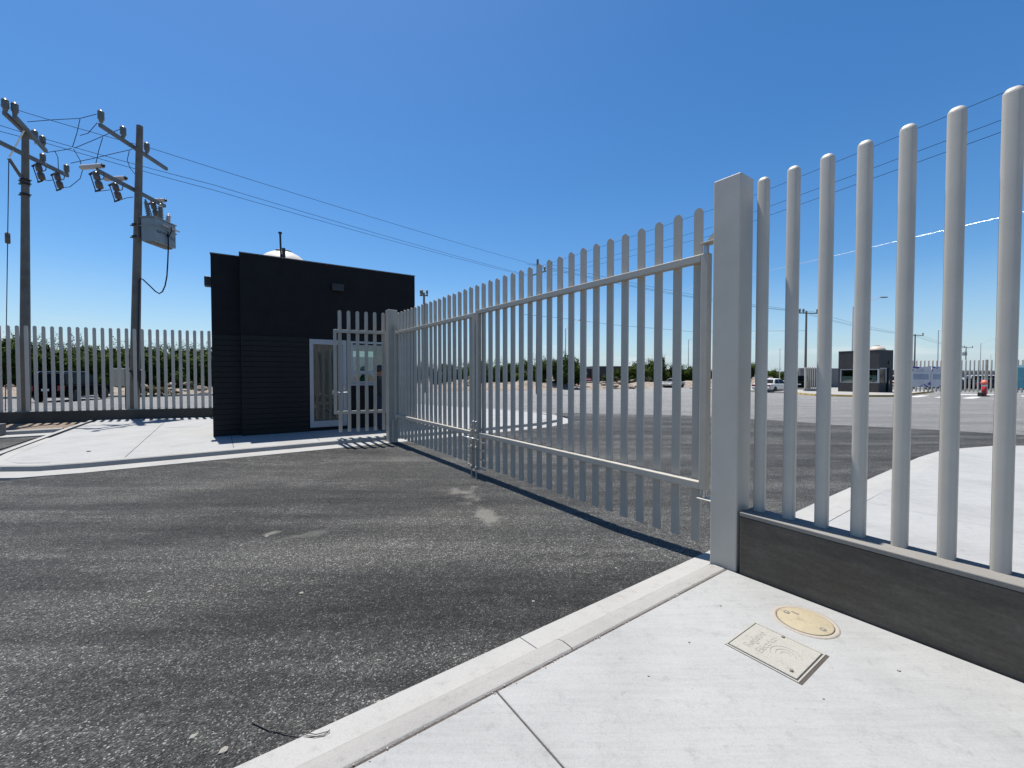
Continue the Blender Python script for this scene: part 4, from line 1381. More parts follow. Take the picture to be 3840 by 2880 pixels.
GL = 'dense green mesquite bush in the row behind the left bar fence'
GLG = 'mesquite row behind the left fence'
protos = [make_bush('mesquite_bush', GL, 'bush', GLG, (-60, 40, 0), 2.1, 2.1, 3.6, 4800, 0.165, 11 + i, 'leaf') for i in range(3)]
used = [False] * 3
def put_bush(i, px, D, sc, label, group, dz=0.0):
    r = ray(px, 1400); x = r.x / r.y * D
    loc = (x, D, slope(D) + dz)
    if not used[i]:
        used[i] = True; o = protos[i]; o.location = loc; o.scale = (sc,) * 3; o['label'] = label; o['group'] = group; return o
    return dup(protos[i], loc, random.uniform(0, 6), label, group, sc)
k = 0
for px in (-150, -40, 70, 165, 255, 350, 440, 525, 605, 690, 770, 850):
    put_bush(k % 3, px + random.uniform(-15, 15), 36 + random.uniform(-1.5, 2.5) + (px * 0.004), (1.26 if px < 300 else 1.12) * random.uniform(0.84, 1.14), GL, GLG, 0.15); k += 1
for px in (-90, 20, 120, 210, 300, 395, 480, 565, 650, 730, 810):
    put_bush(k % 3, px, 40 + random.uniform(0, 2), 1.2, GL, GLG, 0.1); k += 1
GC = 'green mesquite bush growing behind the dirt heaps beyond the gate'
GCG = 'mesquite bushes beyond the gate'
for px, D, sc in ((1560, 56, 1.05), (1640, 57, 1.0), (1710, 56, 1.05), (1775, 57, 1.05), (1830, 58, 1.1), (1885, 58, 1.12), (1930, 58, 1.0), (1990, 56, 1.15), (2045, 55, 1.2), (2095, 54, 1.15), (2150, 56, 1.05)):
    put_bush(k % 3, px, D, sc * 0.92, GC, GCG, 0.2); k += 1
GD = 'olive brush bush in front of the long dark hall'
GDG = 'bushes before the dark hall'
for px, D, sc in ((2275, 82, 0.6), (2320, 78, 0.85), (2365, 76, 0.95), (2400, 74, 1.1), (2432, 76, 1.35), (2470, 76, 1.15), (2520, 76, 1.1), (2566, 76, 1.05), (2610, 78, 1.0), (2655, 78, 0.95)):
    put_bush(k % 3, px, D, sc, GD, GDG); k += 1
GE = 'low dark bush far off behind the white sedan'
GEG = 'far bushes behind the cars'
for px, D, sc in ((2815, 150, 1.9), (2860, 150, 1.2), (2905, 140, 1.25), (2945, 150, 1.1), (2985, 130, 1.1), (3005, 140, 1.2)):
    put_bush(k % 3, px, D, sc, GE, GEG); k += 1
# taller loose tree near the lamp, cypress-like tree behind the hall, thin dark tree by the post
p = at(2135, 1450, 52)
make_bush('mesquite_tree', 'taller open-crowned tree in front of the street lamp beyond the gate', 'tree', None, (p.x, 52, slope(52)), 1.5, 1.5, 4.7, 1000, 0.20, 41, 'leaf', tree=True)
p = at(2480, 1440, 90)
make_bush('cypress_tree', 'dark round-headed tree rising above the long dark hall', 'tree', None, (p.x, 90, slope(90)), 1.7, 1.5, 6.3, 1800, 0.25, 42, 'leaf_d', tree=True)
p = at(2812, 1440, 70)
make_bush('thin_tree', 'thin dark tree half hidden by the tall gate post', 'tree', None, (p.x, 70, slope(70)), 0.55, 0.5, 4.2, 700, 0.15, 43, 'leaf_d', tree=True)
wd = None
for px, D, sc in ((521, 32.4, 1.0), (545, 32.6, 1.0), (575, 32.8, 0.9), (600, 33.0, 0.8), (400, 31.2, 0.6), (655, 33.4, 0.5)):
    r = ray(px, 1400); loc = (r.x / r.y * D, D, slope(D))
    if wd is None:
        wd = make_bush('weed_clump', 'yellowing weed clump along the far kerb behind the left fence', 'plant', 'weeds along the far kerb', loc, 0.7, 0.7, 1.0, 700, 0.09, 61, 'leaf_y')
    else:
        dup(wd, loc, random.uniform(0, 6), None, None, sc)
gb = None
for px, D, sc in ((2300, 70, 1.0), (2415, 66, 1.0), (2440, 66, 0.9), (2345, 68, 0.8), (700, 37, 0.8)):
    r = ray(px, 1400); loc = (r.x / r.y * D, D, slope(D))
    if gb is None:
        gb = make_bush('dry_brush', 'grey dry brush at the edge of the dirt lot', 'bush', 'dry brush on the dirt lot', loc, 1.5, 1.2, 1.7, 900, 0.15, 71, 'leaf_g')
    else:
        dup(gb, loc, random.uniform(0, 6), None, None, sc)


# ---- dirt berm and heaps along the far side of the street
def berm():
    q = MB(); rows = 14
    pts = []
    for i in range(len(FAR) - 1):
        a, b = Vector(FAR[i]), Vector(FAR[i + 1]); l = (b - a).length; kk = max(1, int(l / 0.8))
        for j in range(kk): pts.append((a.lerp(b, j / kk), (b - a).normalized()))
    vs = []; fs = []
    for i, (p, d) in enumerate(pts):
        nx, ny = -d.y, d.x
        for j in range(rows):
            v = j / (rows - 1)
            off = 0.25 + 10 * v
            x, y = p.x + nx * off, p.y + ny * off
            px = 1920 + F * x / y if y > 5 else -999
            big = 1.0
            if px > 1700 and px < 2150: big = 1.5
            elif px >= 2150 and px < 2700: big = 0.85
            elif px >= 2700: big = 0.75
            env = min(1, v * 3.2) * (1 - 0.5 * v)
            nz = noise.fractal((x * 0.35, y * 0.35, 3.0), 1.0, 2.0, 5)
            n2 = noise.noise((x * 0.11, y * 0.11, 9))
            h = env * big * (0.75 + 0.75 * n2 + 0.55 * nz) + 0.12 * noise.noise((x * 2, y * 2, 1)) * env
            vs.append((x, y, slope(y) + max(-0.02, h) - 0.01))
    for i in range(len(pts) - 1):
        for j in range(rows - 1):
            fs.append((i * rows + j, (i + 1) * rows + j, (i + 1) * rows + j + 1, i * rows + j + 1))
    q.add(vs, fs)
    return struct(q.build('dirt_bank', M['rubble']))
berm()
m = MB()
sweep(m, [(x, y, slope(y)) for x, y in FAR[:5]] + [(-12, 42.5, slope(42.5))], [(0, -0.1), (0.0, 0.13), (0.02, 0.145), (0.18, 0.145), (0.18, -0.1)])
kk = m.build('far_kerb', M['kerb']); struct(kk)
# a few heaps of rock and spoil
def rock_mesh(seed, sub=2):
    bm = bmesh.new(); bmesh.ops.create_icosphere(bm, subdivisions=sub, radius=1.0)
    for v in bm.verts:
        n_ = noise.fractal(v.co * 1.3 + Vector((seed * 3.1, 0, 0)), 1.0, 2.0, 4)
        v.co *= 1 + 0.45 * n_; v.co.z *= 0.65
    me = bpy.data.meshes.new('rock'); bm.to_mesh(me); bm.free(); me.materials.append(M['rubble']); return me
rks = [rock_mesh(i) for i in range(4)]
rnd = random.Random(5)
RK = 'pale rough boulder lying on the dirt bank across the street'
for i in range(60):
    px = rnd.choice([rnd.uniform(1560, 2080), rnd.uniform(2230, 2420), rnd.uniform(20, 800)])
    if px > 1500:
        D = rnd.uniform(49, 53) + (px - 1800) * 0.012
    else:
        D = 31 + px * 0.0045 + rnd.uniform(0.5, 2.0)
    r = ray(px, 1400); s = rnd.uniform(0.15, 0.5)
    o = link('boulder', rks[i % 4], None, (r.x / r.y * D, D, slope(D) + rnd.uniform(0.1, 1.1)), rnd.uniform(0, 6))
    o.scale = (s, s * rnd.uniform(.7, 1.2), s * rnd.uniform(.7, 1.0))
    tag(o, RK, 'boulder', 'boulders on the dirt bank')
# fallen red barrier
p = gpt(2207, 1452, 0); D = 66
r = ray(2207, 1400)
FB = thing('traffic_barrier', 'fallen red and white barrier boards on the dirt lot', 'barrier', (r.x / r.y * D, D, 0.45), 0.3)
for i in range(4):
    q = MB(); q.box((0, 0.1 * i, 0.18 * i), (1.3, 0.05, 0.12), 0.15 * (i - 1)); q.build('board', M['red'] if i % 2 else M['white_plastic'], FB)

# ---- far buildings
r = ray(2198, 1400)
DH = 125.0
fx = lambda px, D: (px - 1920) / F * D
HB = thing('industrial_hall', 'long low dark industrial hall on the horizon beyond the gate', 'building', (0, 0, 0))
def zat(py, D): return at(1920, py, D).z
m = MB()
m.bx(fx(2222, DH), fx(2480, DH), DH, DH + 20, -1.2, zat(1373, DH)); m.build('wall', M['hall_wall'], HB)
m = MB(); m.bx(fx(2196, DH), fx(2222, DH) - 0.05, DH + 2, DH + 20, -1.2, zat(1383, DH + 2)); m.build('annexe', M['hall_wall'], HB)
m = MB(); m.bx(fx(2480, DH) + 0.05, fx(2592, DH), DH + 1, DH + 20, -1.2, zat(1385, DH)); m.build('annexe', M['booth_wall'], HB)
for i in range(5):
    x0 = fx(2303 + i * 8, DH)
    for zz0, zz1 in ((1385, 1391), (1393, 1400)):
        m = MB(); m.bx(x0, x0 + 0.5, DH - 0.06, DH - 0.01, zat(zz1, DH), zat(zz0, DH)); m.build('window', M['glass_dark'], HB)
m = MB(); m.bx(fx(2203, DH), fx(2206, DH), DH + 1.9, DH + 1.98, zat(1405, DH), zat(1388, DH)); m.build('window', M['white_roof'], HB)
for i, (x0, x1, t_, D) in enumerate(((1918, 1960, 1376, 300), (2850, 2907, 1396, 400), (2905, 2922, 1393, 380), (2650, 2780, 1398, 420), (2990, 3012, 1402, 300), (2940, 2975, 1403, 300))):
    WBd = thing('warehouse', ['small pale-roofed warehouse far behind the gate bars', 'long pale warehouse on the horizon behind the white sedan', 'small grey warehouse block beside the far lamp', 'low pale warehouse partly behind the tall gate post', 'tiny white warehouse behind the parked dark pickup', 'tiny white warehouse between the sedan and the pickup'][i], 'building', (fx((x0 + x1) / 2, D), D, 0))
    w = fx(x1, D) - fx(x0, D)
    m = MB(); m.bx(-w / 2, w / 2, 0, 25, -3, zat(t_, D)); m.build('wall', M['pale_wall'] if i == 2 else M['white_roof'], WBd)
    m = MB(); m.bx(-w / 2 - .3, w / 2 + .3, -.3, 25.3, zat(t_, D) + .005, zat(t_, D) + .3); m.build('roof', M['white_roof'], WBd)
# long grey boundary wall behind the booth and banners
GW = thing('boundary_wall', 'long plain grey wall far behind the booth and banners at right', 'wall', (0, 0, 0))
m = MB()
pA = at(3000, 1470, 62); pB = at(4000, 1470, 95)
d = (pB - pA); L = hypot(d.x, d.y)
GW.location = (pA.x, pA.y, 0); GW.rotation_euler = (0, 0, atan2(d.y, d.x))
m.bx(0, L * 0.25, 0, 0.3, -1.2, 2.55); m.build('wall_panel', M['pale_wall'], GW)
for i in range(1, 4):
    m = MB(); m.bx(L * 0.25 * i + .01, L * 0.25 * (i + 1), 0, 0.3, -1.2, 2.35); m.build('wall_panel', M['pale_wall'], GW)


# ------------------------------------------------------------------ second booth and its forecourt
isl = [gpt(px, py) for px, py in [(2983, 1476), (3020, 1481), (3060, 1484), (3200, 1488), (3350, 1488), (3400, 1483), (3440, 1478), (3500, 1471)]]
ip = [(p.x, p.y) for p in isl] + [(44, 52), (36, 62), (24, 56)]
sheet('booth_island', ip, lambda x, y: slope(y) + 0.14, M['concrete_far'], thick=0.2)
m = MB(); sweep(m, [(p.x, p.y, slope(p.y)) for p in isl], [(0.0, -0.1), (0.0, 0.15), (-0.04, 0.148), (-0.06, 0.02), (-0.06, -0.1)])
struct(m.build('painted_kerb', M['yellow_paint']))

B2 = Vector((32.10, 40.76, 0)); B2c = Vector((33.46, 37.79, 0))
d = B2c - B2
b2rz = atan2(d.y, d.x)
BW = hypot(d.x, d.y)
zb2 = slope(B2.y) + 0.1
ZT2 = 4.05
BO = thing('guard_booth', 'small dark square guard booth with a wide window across the street', 'building', (B2.x, B2.y, zb2 - 0.1), b2rz)
DP = 2.30
wz0b, wz1b = 1.03, 2.32
m = MB()
m.bx(0, BW, 0, 0.15, 0, wz0b); m.bx(0, BW, 0, 0.15, wz1b, ZT2); m.bx(0, 0.15, 0, 0.15, wz0b, wz1b)
m.bx(BW - .15, BW, 0.15, 1.25, 0, wz0b); m.bx(BW - .15, BW, 0.15, DP, wz1b + 0.1, ZT2); m.bx(BW - .15, BW, 1.75, DP, 0, wz1b + 0.1)
m.bx(0, BW, DP, DP + .15, 0, ZT2); m.bx(0, .15, .15, DP, 0, ZT2)
m.build('wall', M['booth_wall'], BO)
m = MB(); m.bx(.15, BW - .15, .15, DP, 3.7, 3.8); m.bx(.15, BW - .15, .15, DP, 2.5, 2.55); m.build('roof', M['coping'], BO)
m = MB(); m.bx(-.02, BW + .02, -.02, .17, ZT2 + .002, ZT2 + .03); m.bx(BW - .17, BW + .02, .172, DP + .17, ZT2 + .002, ZT2 + .03); m.build('coping', M['white_roof'], BO)
WF = MB(); WF.bx(.15, .25, .02, .1, wz0b, wz1b); WF.bx(BW - .1, BW + .01, -.01, .12, wz0b, wz1b); WF.bx(.25, BW - .1, .02, .1, wz0b, wz0b + .06); WF.bx(.25, BW - .1, .02, .1, wz1b - .08, wz1b); WF.bx(BW / 2 - .04, BW / 2 + .04, .02, .1, wz0b + .06, wz1b - .08)
wf = WF.build('window', M['alu'], BO)
m = MB(); m.bx(.25, BW - .1, .05, .06, wz0b + .062, wz1b - .082); m.build('pane', M['glass'], wf)
m = MB(); m.bx(.32, 1.2, .062, .066, wz0b + .07, wz0b + .62); m.build('paper_sheet', M['paper'], wf)
m = MB(); m.bx(BW - 0.9, BW - .2, .062, .066, wz0b + .45, wz0b + .70); m.bx(BW - .55, BW - .15, .068, .071, wz0b + .1, wz0b + .62); m.build('paper_sheet', M['paper'], wf)
WS = MB(); WS.bx(BW - .12, BW + .01, 1.25, 1.32, wz0b, wz1b + .1); WS.bx(BW - .12, BW + .01, .15, 1.25, wz1b, wz1b + .1)
ws = WS.build('window', M['alu'], BO)
m = MB(); m.bx(BW - .08, BW - .07, .16, 1.24, wz0b, wz1b); m.build('pane', M['glass'], ws)
DB = MB(); DB.bx(BW - .02, BW + .03, 1.66, 1.72, 0.02, 2.35); db = DB.build('door', M['black'], BO)
m = MB(); m.tube([(BW + .05, 1.69, .9), (BW + .05, 1.69, 1.3)], .02, 6); m.build('handle', M['chrome'], db)
m = MB(); m.bx(BW + .002, BW + .08, 1.6, 1.85, 2.75, 3.05); m.build('wall_light', M['black'], BO)
m = MB(); m.bx(1.25, 1.85, -.03, -.003, 2.48, 2.72); m.build('sign_plate', M['paper'], BO)
p = at(3289, 1300, 39.9); p.z = zb2 - 0.1 + 3.8 - 0.12
tk2 = dup(TK, p, 0, 'beige domed water tank on the small booth across the street')
tk2.scale = (1.05, 1.05, 1.0)
for ch in kids(tk2):
    if ch.name.startswith('tank_body'):
        ch.data = ch.data.copy(); ch.data.materials[0] = M['tank_beige']
p = local(BO, BW - 1.6, 1.5, 3.8)
m = MB(); m.tube([(0, 0, 0), (0, 0, 1.1)], .03, 6)
tag(m.build('vent_pipe', M['black'], None, p), 'short dark pipe on the roof of the small booth', 'pipe')

# fence left of that booth
fA = gpt(3018, 1462, .1); fB = gpt(3143, 1461, .1)
fA = at(3018, 1462, B2.y + 1.2); fB = Vector((B2.x - .1, B2.y + .9, 0))
d = fB - fA; f2rz = atan2(d.y, d.x); L2 = hypot(d.x, d.y)
F2 = thing('bar_fence', 'short grey bar fence on a pale plinth left of the small booth', 'fence', (fA.x, fA.y, zb2 + 0.02), f2rz)
m = MB(); m.bx(-.1, L2, -.12, .12, -.1, .28); m.build('base_wall', M['concrete_far'], F2)
m = MB(); m.bx(-.02, .14, -.08, .08, .282, 2.42); m.build('end_post', M['gate_front'], F2)
bar_f = round_bar(.07, .07, .281, 2.48, 8, 3).mesh('bar', M['gate'])
for i in range(14):
    x = .3 + .2 * i
    if x < L2: link('bar', bar_f, F2, (x, 0, 0))

# far fence right of the booth
gA = at(3405, 1474, 39.6); gB = at(3900, 1478, 36.6)
d = gB - gA; g2rz = atan2(d.y, d.x); L3 = hypot(d.x, d.y)
F3 = thing('bar_fence', 'far grey bar fence hung with banners right of the small booth', 'fence', (gA.x, gA.y, slope(39) + .05), g2rz)
zt3 = at(3700, 1349, 38).z - (slope(39) + .05)
bar_g = round_bar(.11, .11, .12, zt3, 8, 3).mesh('bar', M['gate_front'])
nbf = int(L3 / .30)
for i in range(nbf + 1):
    link('bar', bar_g, F3, (i * .30, 0, 0))
for z in (2.0, .35):
    m = MB(); m.bx(-.1, L3, .045, .09, z, z + .06); m.build('rail', M['gate'], F3)
m = MB(); m.bx(L3 * .60, L3 * .60 + .16, -.08, .08, 0, zt3 + .0); m.build('post', M['gate'], F3)


def banner(px0, px1, py0, py1, label, kind):
    # hangs on the far fence, in its plane, a hand's width in front
    def onf(px):
        r = ray(px, 1400); o_ = Vector((gA.x, gA.y)); e = Vector((cos(g2rz), sin(g2rz)))
        # solve o_+e*u = r*k
        det = e.x * (-r.y) - e.y * (-r.x)
        u = ((-o_.x) * (-r.y) - (-o_.y) * (-r.x)) / det
        return u
    u0, u1 = onf(px0), onf(px1)
    w = u1 - u0
    yy = gA.y + (u0 + u1) / 2 * sin(g2rz)
    z0, z1 = at(1920, py1, yy).z, at(1920, py0, yy).z
    h = z1 - z0
    c = (gA.x + u0 * cos(g2rz), gA.y + u0 * sin(g2rz), z0)
    B = thing('banner', label, 'banner', c, g2rz, 'banners on the far fence')
    n_ = 10
    def wavy(x0, x1, za, zb, off, sag_top=0.0):
        q = MB(); vs = []; fs = []
        for i in range(n_ + 1):
            x = x0 + (x1 - x0) * i / n_
            y = -0.10 - off + 0.035 * sin(x * 5.0 + px0) + 0.02 * sin(x * 13)
            zt = zb - sag_top * (4 * (x / w) * (1 - x / w))
            vs += [(x, y, za), (x, y, zt)]
        o_ = len(vs)
        vs += [(a[0], a[1] + .004, a[2]) for a in vs]
        for i in range(n_):
            fs += [(2 * i, 2 * i + 2, 2 * i + 3, 2 * i + 1), (o_ + 2 * i, o_ + 2 * i + 1, o_ + 2 * i + 3, o_ + 2 * i + 2)]
        q.add(vs, fs, True); return q
    wavy(0, w, 0, h, 0.0, 0.10).build('sheet', {'w': M['banner_w'], 't': M['banner_t']}[kind], B)
    if kind == 'w':
        wavy(w * .07, w * .88, h * .36, h * .62, .008).build('print_block', M['banner_g'], B)
        for zz in (.74, .80):
            wavy(w * .25, w * .62, h * zz, h * zz + h * .02, .008).build('print_line', M['banner_g'], B)
        for tri in (((0, h * .96), (w * .45, h * .96), (w * .28, h * .86), (w * .20, h * .91), (w * .1, h * .88)), ((0, h * .86), (w * .09, h * .80), (0, h * .72)), ((w * .38, .02), (w * .92, .02), (w * .62, h * .15)), ((w * .80, h * .15), (w * .97, h * .27), (w * .97, h * .08))):
            q = MB(); nn = len(tri)
            yv = lambda x: -0.112 + 0.035 * sin(x * 5.0 + px0) + 0.02 * sin(x * 13)
            q.add([(x, yv(x), z) for x, z in tri] + [(x, yv(x) + .003, z) for x, z in tri], [tuple(range(nn)), tuple(range(2 * nn - 1, nn - 1, -1))] + [(i, (i + 1) % nn, nn + (i + 1) % nn, nn + i) for i in range(nn)])
            q.build('print_shape', M['banner_b'], B)
    else:
        wavy(0, w, h * .9, h, .008).build('hem', M['banner_m'], B)
        for zz in (.2, .42, .64):
            wavy(w * .1, w * .9, h * zz, h * zz + h * .03, .008).build('print_line', M['banner_g'], B)
    return B

banner(3418, 3489, 1372, 1452, 'white banner with blue triangles, leftmost on the far fence', 'w')
banner(3491, 3562, 1372, 1452, 'white banner with blue corners, second from the left on the far fence', 'w')
banner(3811, 3890, 1369, 1456, 'teal banner on the far fence at the right photo edge', 't')

# bollard, crosswalk, drain
p = gpt(3690, 1486, 0)
BD_ = thing('bollard', 'red traffic bollard with white bands on the far street', 'bollard', (p.x, p.y, slope(p.y)))
m = MB(); m.lathe([(.32, 0), (.32, .04), (.2, .06), (0.0, .061)], 16); m.build('base', M['rubber'], BD_)
m = MB(); m.lathe([(.0, .062), (.15, .062), (.14, .95), (.09, .95)], 14); m.build('tube', M['red'], BD_)
m = MB(); m.lathe([(.144, .80), (.148, .80), (.146, .93), (.142, .93)], 14); m.build('band', M['white_plastic'], BD_)
m = MB(); m.lathe([(.16, .952), (.20, .98), (.20, 1.12), (.15, 1.25), (.05, 1.30), (0, 1.30)], 14); m.build('head', M['orange'], BD_)
m = MB(); m.bx(-.55, -.25, -.15, .15, .0, .32)
tag(m.build('ballast_block', M['rubber'], None, (p.x, p.y, slope(p.y)), .3, .03), 'small black ballast block beside the red bollard', 'block')
zs = lambda x, y: slope(y) - 0.006
for i in range(9):
    s0 = -0.7 + 1.45 * i
    sheet('crosswalk_stripe', [ST(s0, 41.2), ST(s0 + .55, 41.2), ST(s0 + .55, 45.2), ST(s0, 45.2)], zs, M['white_paint'])
for (s0, t0, s1, t1) in ((5.2, 52.0, 5.7, 38.0),):
    pass
for (px0, px1, py) in ((3595, 3735, 1480), (3830, 3900, 1486)):
    a = gpt(px0, py); b = gpt(px1, py); c = gpt(px1, py - 2.5); e = gpt(px0, py - 2.5)
    sheet('stop_line', [(q.x, q.y) for q in (a, b, c, e)], zs, M['white_paint'])


# ------------------------------------------------------------------ street lamps and far poles
def lamp(px, py_top, D, label, arm=1.8, rise=0.45, side=1, group='street lamps'):
    b = at(px, py_top, D)
    L_ = thing('street_lamp', label, 'street lamp', (b.x, D, slope(D)), 0, group)
    h = b.z - slope(D)
    m = MB(); m.tube([(0, 0, -.1), (0, 0, h)], [.10, .06], 8); m.build('pole', M['lamp_white'], L_)
    m = MB(); m.tube([(0, 0, h - .1), (side * arm * .5, 0, h + rise * .62), (side * arm, 0, h + rise)], [.045, .04, .035], 6); m.build('arm', M['lamp_white'], L_)
    m = MB(); m.box((side * (arm + .35), 0, h + rise + .03), (.75, .28, .10)); m.build('lamp_head', M['arm'], L_, bevel=.03)
    return L_

lamp(3199, 1150, 46, 'tall white street lamp standing just behind the small booth', 3.0, 1.0)
lamp(3519, 1238, 66, 'white street lamp behind the first far banners', 1.9, .35)
lamp(3678, 1287, 92, 'white street lamp rising behind the far fence near the bollard', 3.2, .95)
lamp(2925, 1308, 100, 'thin street lamp behind the white sedan', 2.2, .3)
lamp(2121, 1232, 58, 'street lamp behind the open-crowned tree beyond the gate', 1.9, 1.15)
lamp(2582, 1273, 78, 'street lamp standing by the end of the long dark hall', 1.9, .45)
lamp(3716, 1332, 150, 'tiny distant street lamp at right behind the last bar', 2.6, .2)


def far_pole(px, py_top, D, label, arm_px0, arm_px1, hw=True, tr=False, rz=0.15):
    b = at(px, py_top, D)
    P = thing('utility_pole', label, 'utility pole', (b.x, D, slope(D)), rz)
    h = b.z - slope(D)
    oct_pole((0, 0, -.2), (0, 0, h), .16, .10).build('pole', M['pole'], P)
    x0, x1 = (arm_px0 - px) / F * D, (arm_px1 - px) / F * D
    m = MB(); m.bx(x0, x1, -.14, -.05, h - .35, h - .23); m.build('crossarm', M['arm'], P)
    for x in (x0 + .1, x0 * .45, x1 - .1):
        pin_insulator((x, -.1, h - .23), P, .5, .11)
    if tr:
        m = MB(); m.bx(-.9, -.2, -.4, .3, h - 2.6, h - 1.6); m.build('transformer', M['tank_grey'], P)
        m = MB(); m.tube([(-.9, -.1, h - 1.3), (.3, -.1, h - 1.3)], .05, 6); m.build('crossarm', M['arm'], P)
    return b

p4 = far_pole(3024, 1166, 52, 'power pole with crossarm left of the small booth', 2990, 3070)
p5 = far_pole(3432, 1253, 83, 'power pole with crossarm behind the first banner', 3390, 3466)
p6 = far_pole(3623, 1300, 120, 'distant power pole with small transformer behind the far fence', 3600, 3651, tr=True)
p7 = far_pole(1590, 1098, 42, 'dark thin pole top showing above the far gate leaf', 1575, 1605)
def tie(a, b, off, sag, label, group):
    A = Vector((a.x + off, a.y, a.z - .1)); B = Vector((b.x + off, b.y, b.z - .1))
    wire('power_line', span(A, B, sag), .014, label, group=group)
for off in (-1.0, -.4, .9):
    tie(P3top, p4, off, .5, 'overhead line sagging from behind the gate to the pole by the booth', 'lines to the booth pole')
    tie(p4, p5, off, .5, 'overhead line running away from the pole by the booth', 'lines beyond the booth pole')
    tie(p5, p6, off, .5, 'faint distant overhead line behind the far fence', 'distant overhead lines')


# ------------------------------------------------------------------ vehicles
def car(label, cat, name, loc, heading, paintm, L=4.7, Wd=1.8, Hh=1.45, kind='sedan', group=None):
    """heading: compass angle clockwise from +Y. local +X = front"""
    rz = pi / 2 - heading
    C = thing(name, label, cat, loc, rz, group)
    hw = Wd / 2
    zb = 0.22 if kind == 'sedan' else 0.30
    belt = Hh * (0.62 if kind == 'sedan' else 0.58)
    hood = Hh * (0.60 if kind == 'sedan' else 0.58)
    xs = [-L / 2, -L / 2 + .06, -L / 2 + .30, -L * .25, 0, L * .20, L * .34, L / 2 - .25, L / 2 - .05, L / 2]
    if kind == 'sedan':
        zt = [belt * .86, belt * .98, belt * 1.03, belt * 1.03, belt, belt * .99, hood * .93, hood * .84, hood * .72, hood * .58]
    elif kind == 'pickup':
        zt = [belt * .95, belt, belt, belt, belt, belt, hood * .99, hood * .95, hood * .88, hood * .6]
    else:
        zt = [belt * .92, belt, belt, belt, belt, belt * .99, hood * .97, hood * .90, hood * .78, hood * .6]
    ws = [.90, .95, .98, 1, 1, 1, .99, .95, .90, .82]
    q = MB(); vs = []; n_ = 9
    for x, z, w in zip(xs, zt, ws):
        w *= hw
        lift = 0.10 if abs(x) > L / 2 - .1 else 0
        ring = [(-w * .88, zb + lift), (-w, zb + .18), (-w, z * .72 + .05), (-w * .97, z * .93), (-w * .86, z), (0, z + .025), (w * .86, z), (w * .97, z * .93), (w, z * .72 + .05), (w, zb + .18), (w * .88, zb + lift)]
        vs += [(x, y, zz) for y, zz in ring]
    k = 11; fs = []
    for i in range(len(xs) - 1):
        for j in range(k):
            j2 = (j + 1) % k
            fs.append((i * k + j, i * k + j2, (i + 1) * k + j2, (i + 1) * k + j))
    fs.append(tuple(range(k))); fs.append(tuple((len(xs) - 1) * k + j for j in range(k - 1, -1, -1)))
    q.add(vs, fs, True)
    body = q.build('body', paintm, C)
    body.modifiers.new('es', 'EDGE_SPLIT').split_angle = radians(38)
    # cabin
    if kind == 'sedan':
        st_ = [(-L * .34, belt * .99, .80), (-L * .22, Hh * .96, .70), (-L * .05, Hh, .70), (L * .05, Hh * .98, .70), (L * .22, belt * .97, .84)]
    elif kind == 'pickup':
        st_ = [(-L * .12, belt * .98, .86), (-L * .10, Hh * .97, .76), (0, Hh, .76), (L * .09, Hh * .98, .76), (L * .22, belt * .97, .86)]
    else:
        st_ = [(-L * .485, belt * .98, .88), (-L * .45, Hh * .97, .76), (-L * .1, Hh, .76), (L * .08, Hh * .98, .76), (L * .24, belt * .97, .86)]
    q = MB(); vs = []
    for x, z, w in st_:
        z0 = belt * .95
        vs += [(x, -hw * .90, z0), (x, -hw * w, max(z, z0) - .04), (x, -hw * w * .9, max(z, z0)), (x, hw * w * .9, max(z, z0)), (x, hw * w, max(z, z0) - .04), (x, hw * .90, z0)]
    fs = []; k = 6
    for i in range(len(st_) - 1):
        for j in range(k - 1):
            fs.append((i * k + j, i * k + j + 1, (i + 1) * k + j + 1, (i + 1) * k + j))
    fs.append(tuple(range(k))); fs.append(tuple((len(st_) - 1) * k + j for j in range(k - 1, -1, -1)))
    q.add(vs, fs, True); cab = q.build('roof', paintm, C)
    cab.modifiers.new('es', 'EDGE_SPLIT').split_angle = radians(30)
    def quad(name, pts, mat, out):
        nrm = (Vector(pts[1]) - Vector(pts[0])).cross(Vector(pts[2]) - Vector(pts[0])).normalized()
        if nrm.dot(Vector(out)) < 0: nrm = -nrm
        a = [Vector(p) + nrm * .012 for p in pts]; b = [Vector(p) - nrm * .01 for p in pts]
        nn = len(pts)
        w_ = MB(); w_.add(a + b, [tuple(range(nn)), tuple(range(2 * nn - 1, nn - 1, -1))] + [(i, (i + 1) % nn, nn + (i + 1) % nn, nn + i) for i in range(nn)])
        return w_.build(name, mat, C)
    def lerp(a, b, t): return a + (b - a) * t
    # windscreen and rear window
    def screen(i, j, name, out):
        (xa, za, wa), (xb, zb_, wb_) = st_[i], st_[j]
        za = max(za, belt * .97)
        t0, t1 = .10, .90
        pts = [(lerp(xa, xb, t0), -hw * lerp(.88, wb_, t0) * .90, lerp(za, zb_, t0)), (lerp(xa, xb, t0), hw * lerp(.88, wb_, t0) * .90, lerp(za, zb_, t0)), (lerp(xa, xb, t1), hw * lerp(.88, wb_, t1) * .86, lerp(za, zb_, t1)), (lerp(xa, xb, t1), -hw * lerp(.88, wb_, t1) * .86, lerp(za, zb_, t1))]
        quad(name, pts, M['glass_dark'], out)
    screen(0, 1, 'rear_window', (-1, 0, .3)); screen(4, 3, 'windscreen', (1, 0, .3))
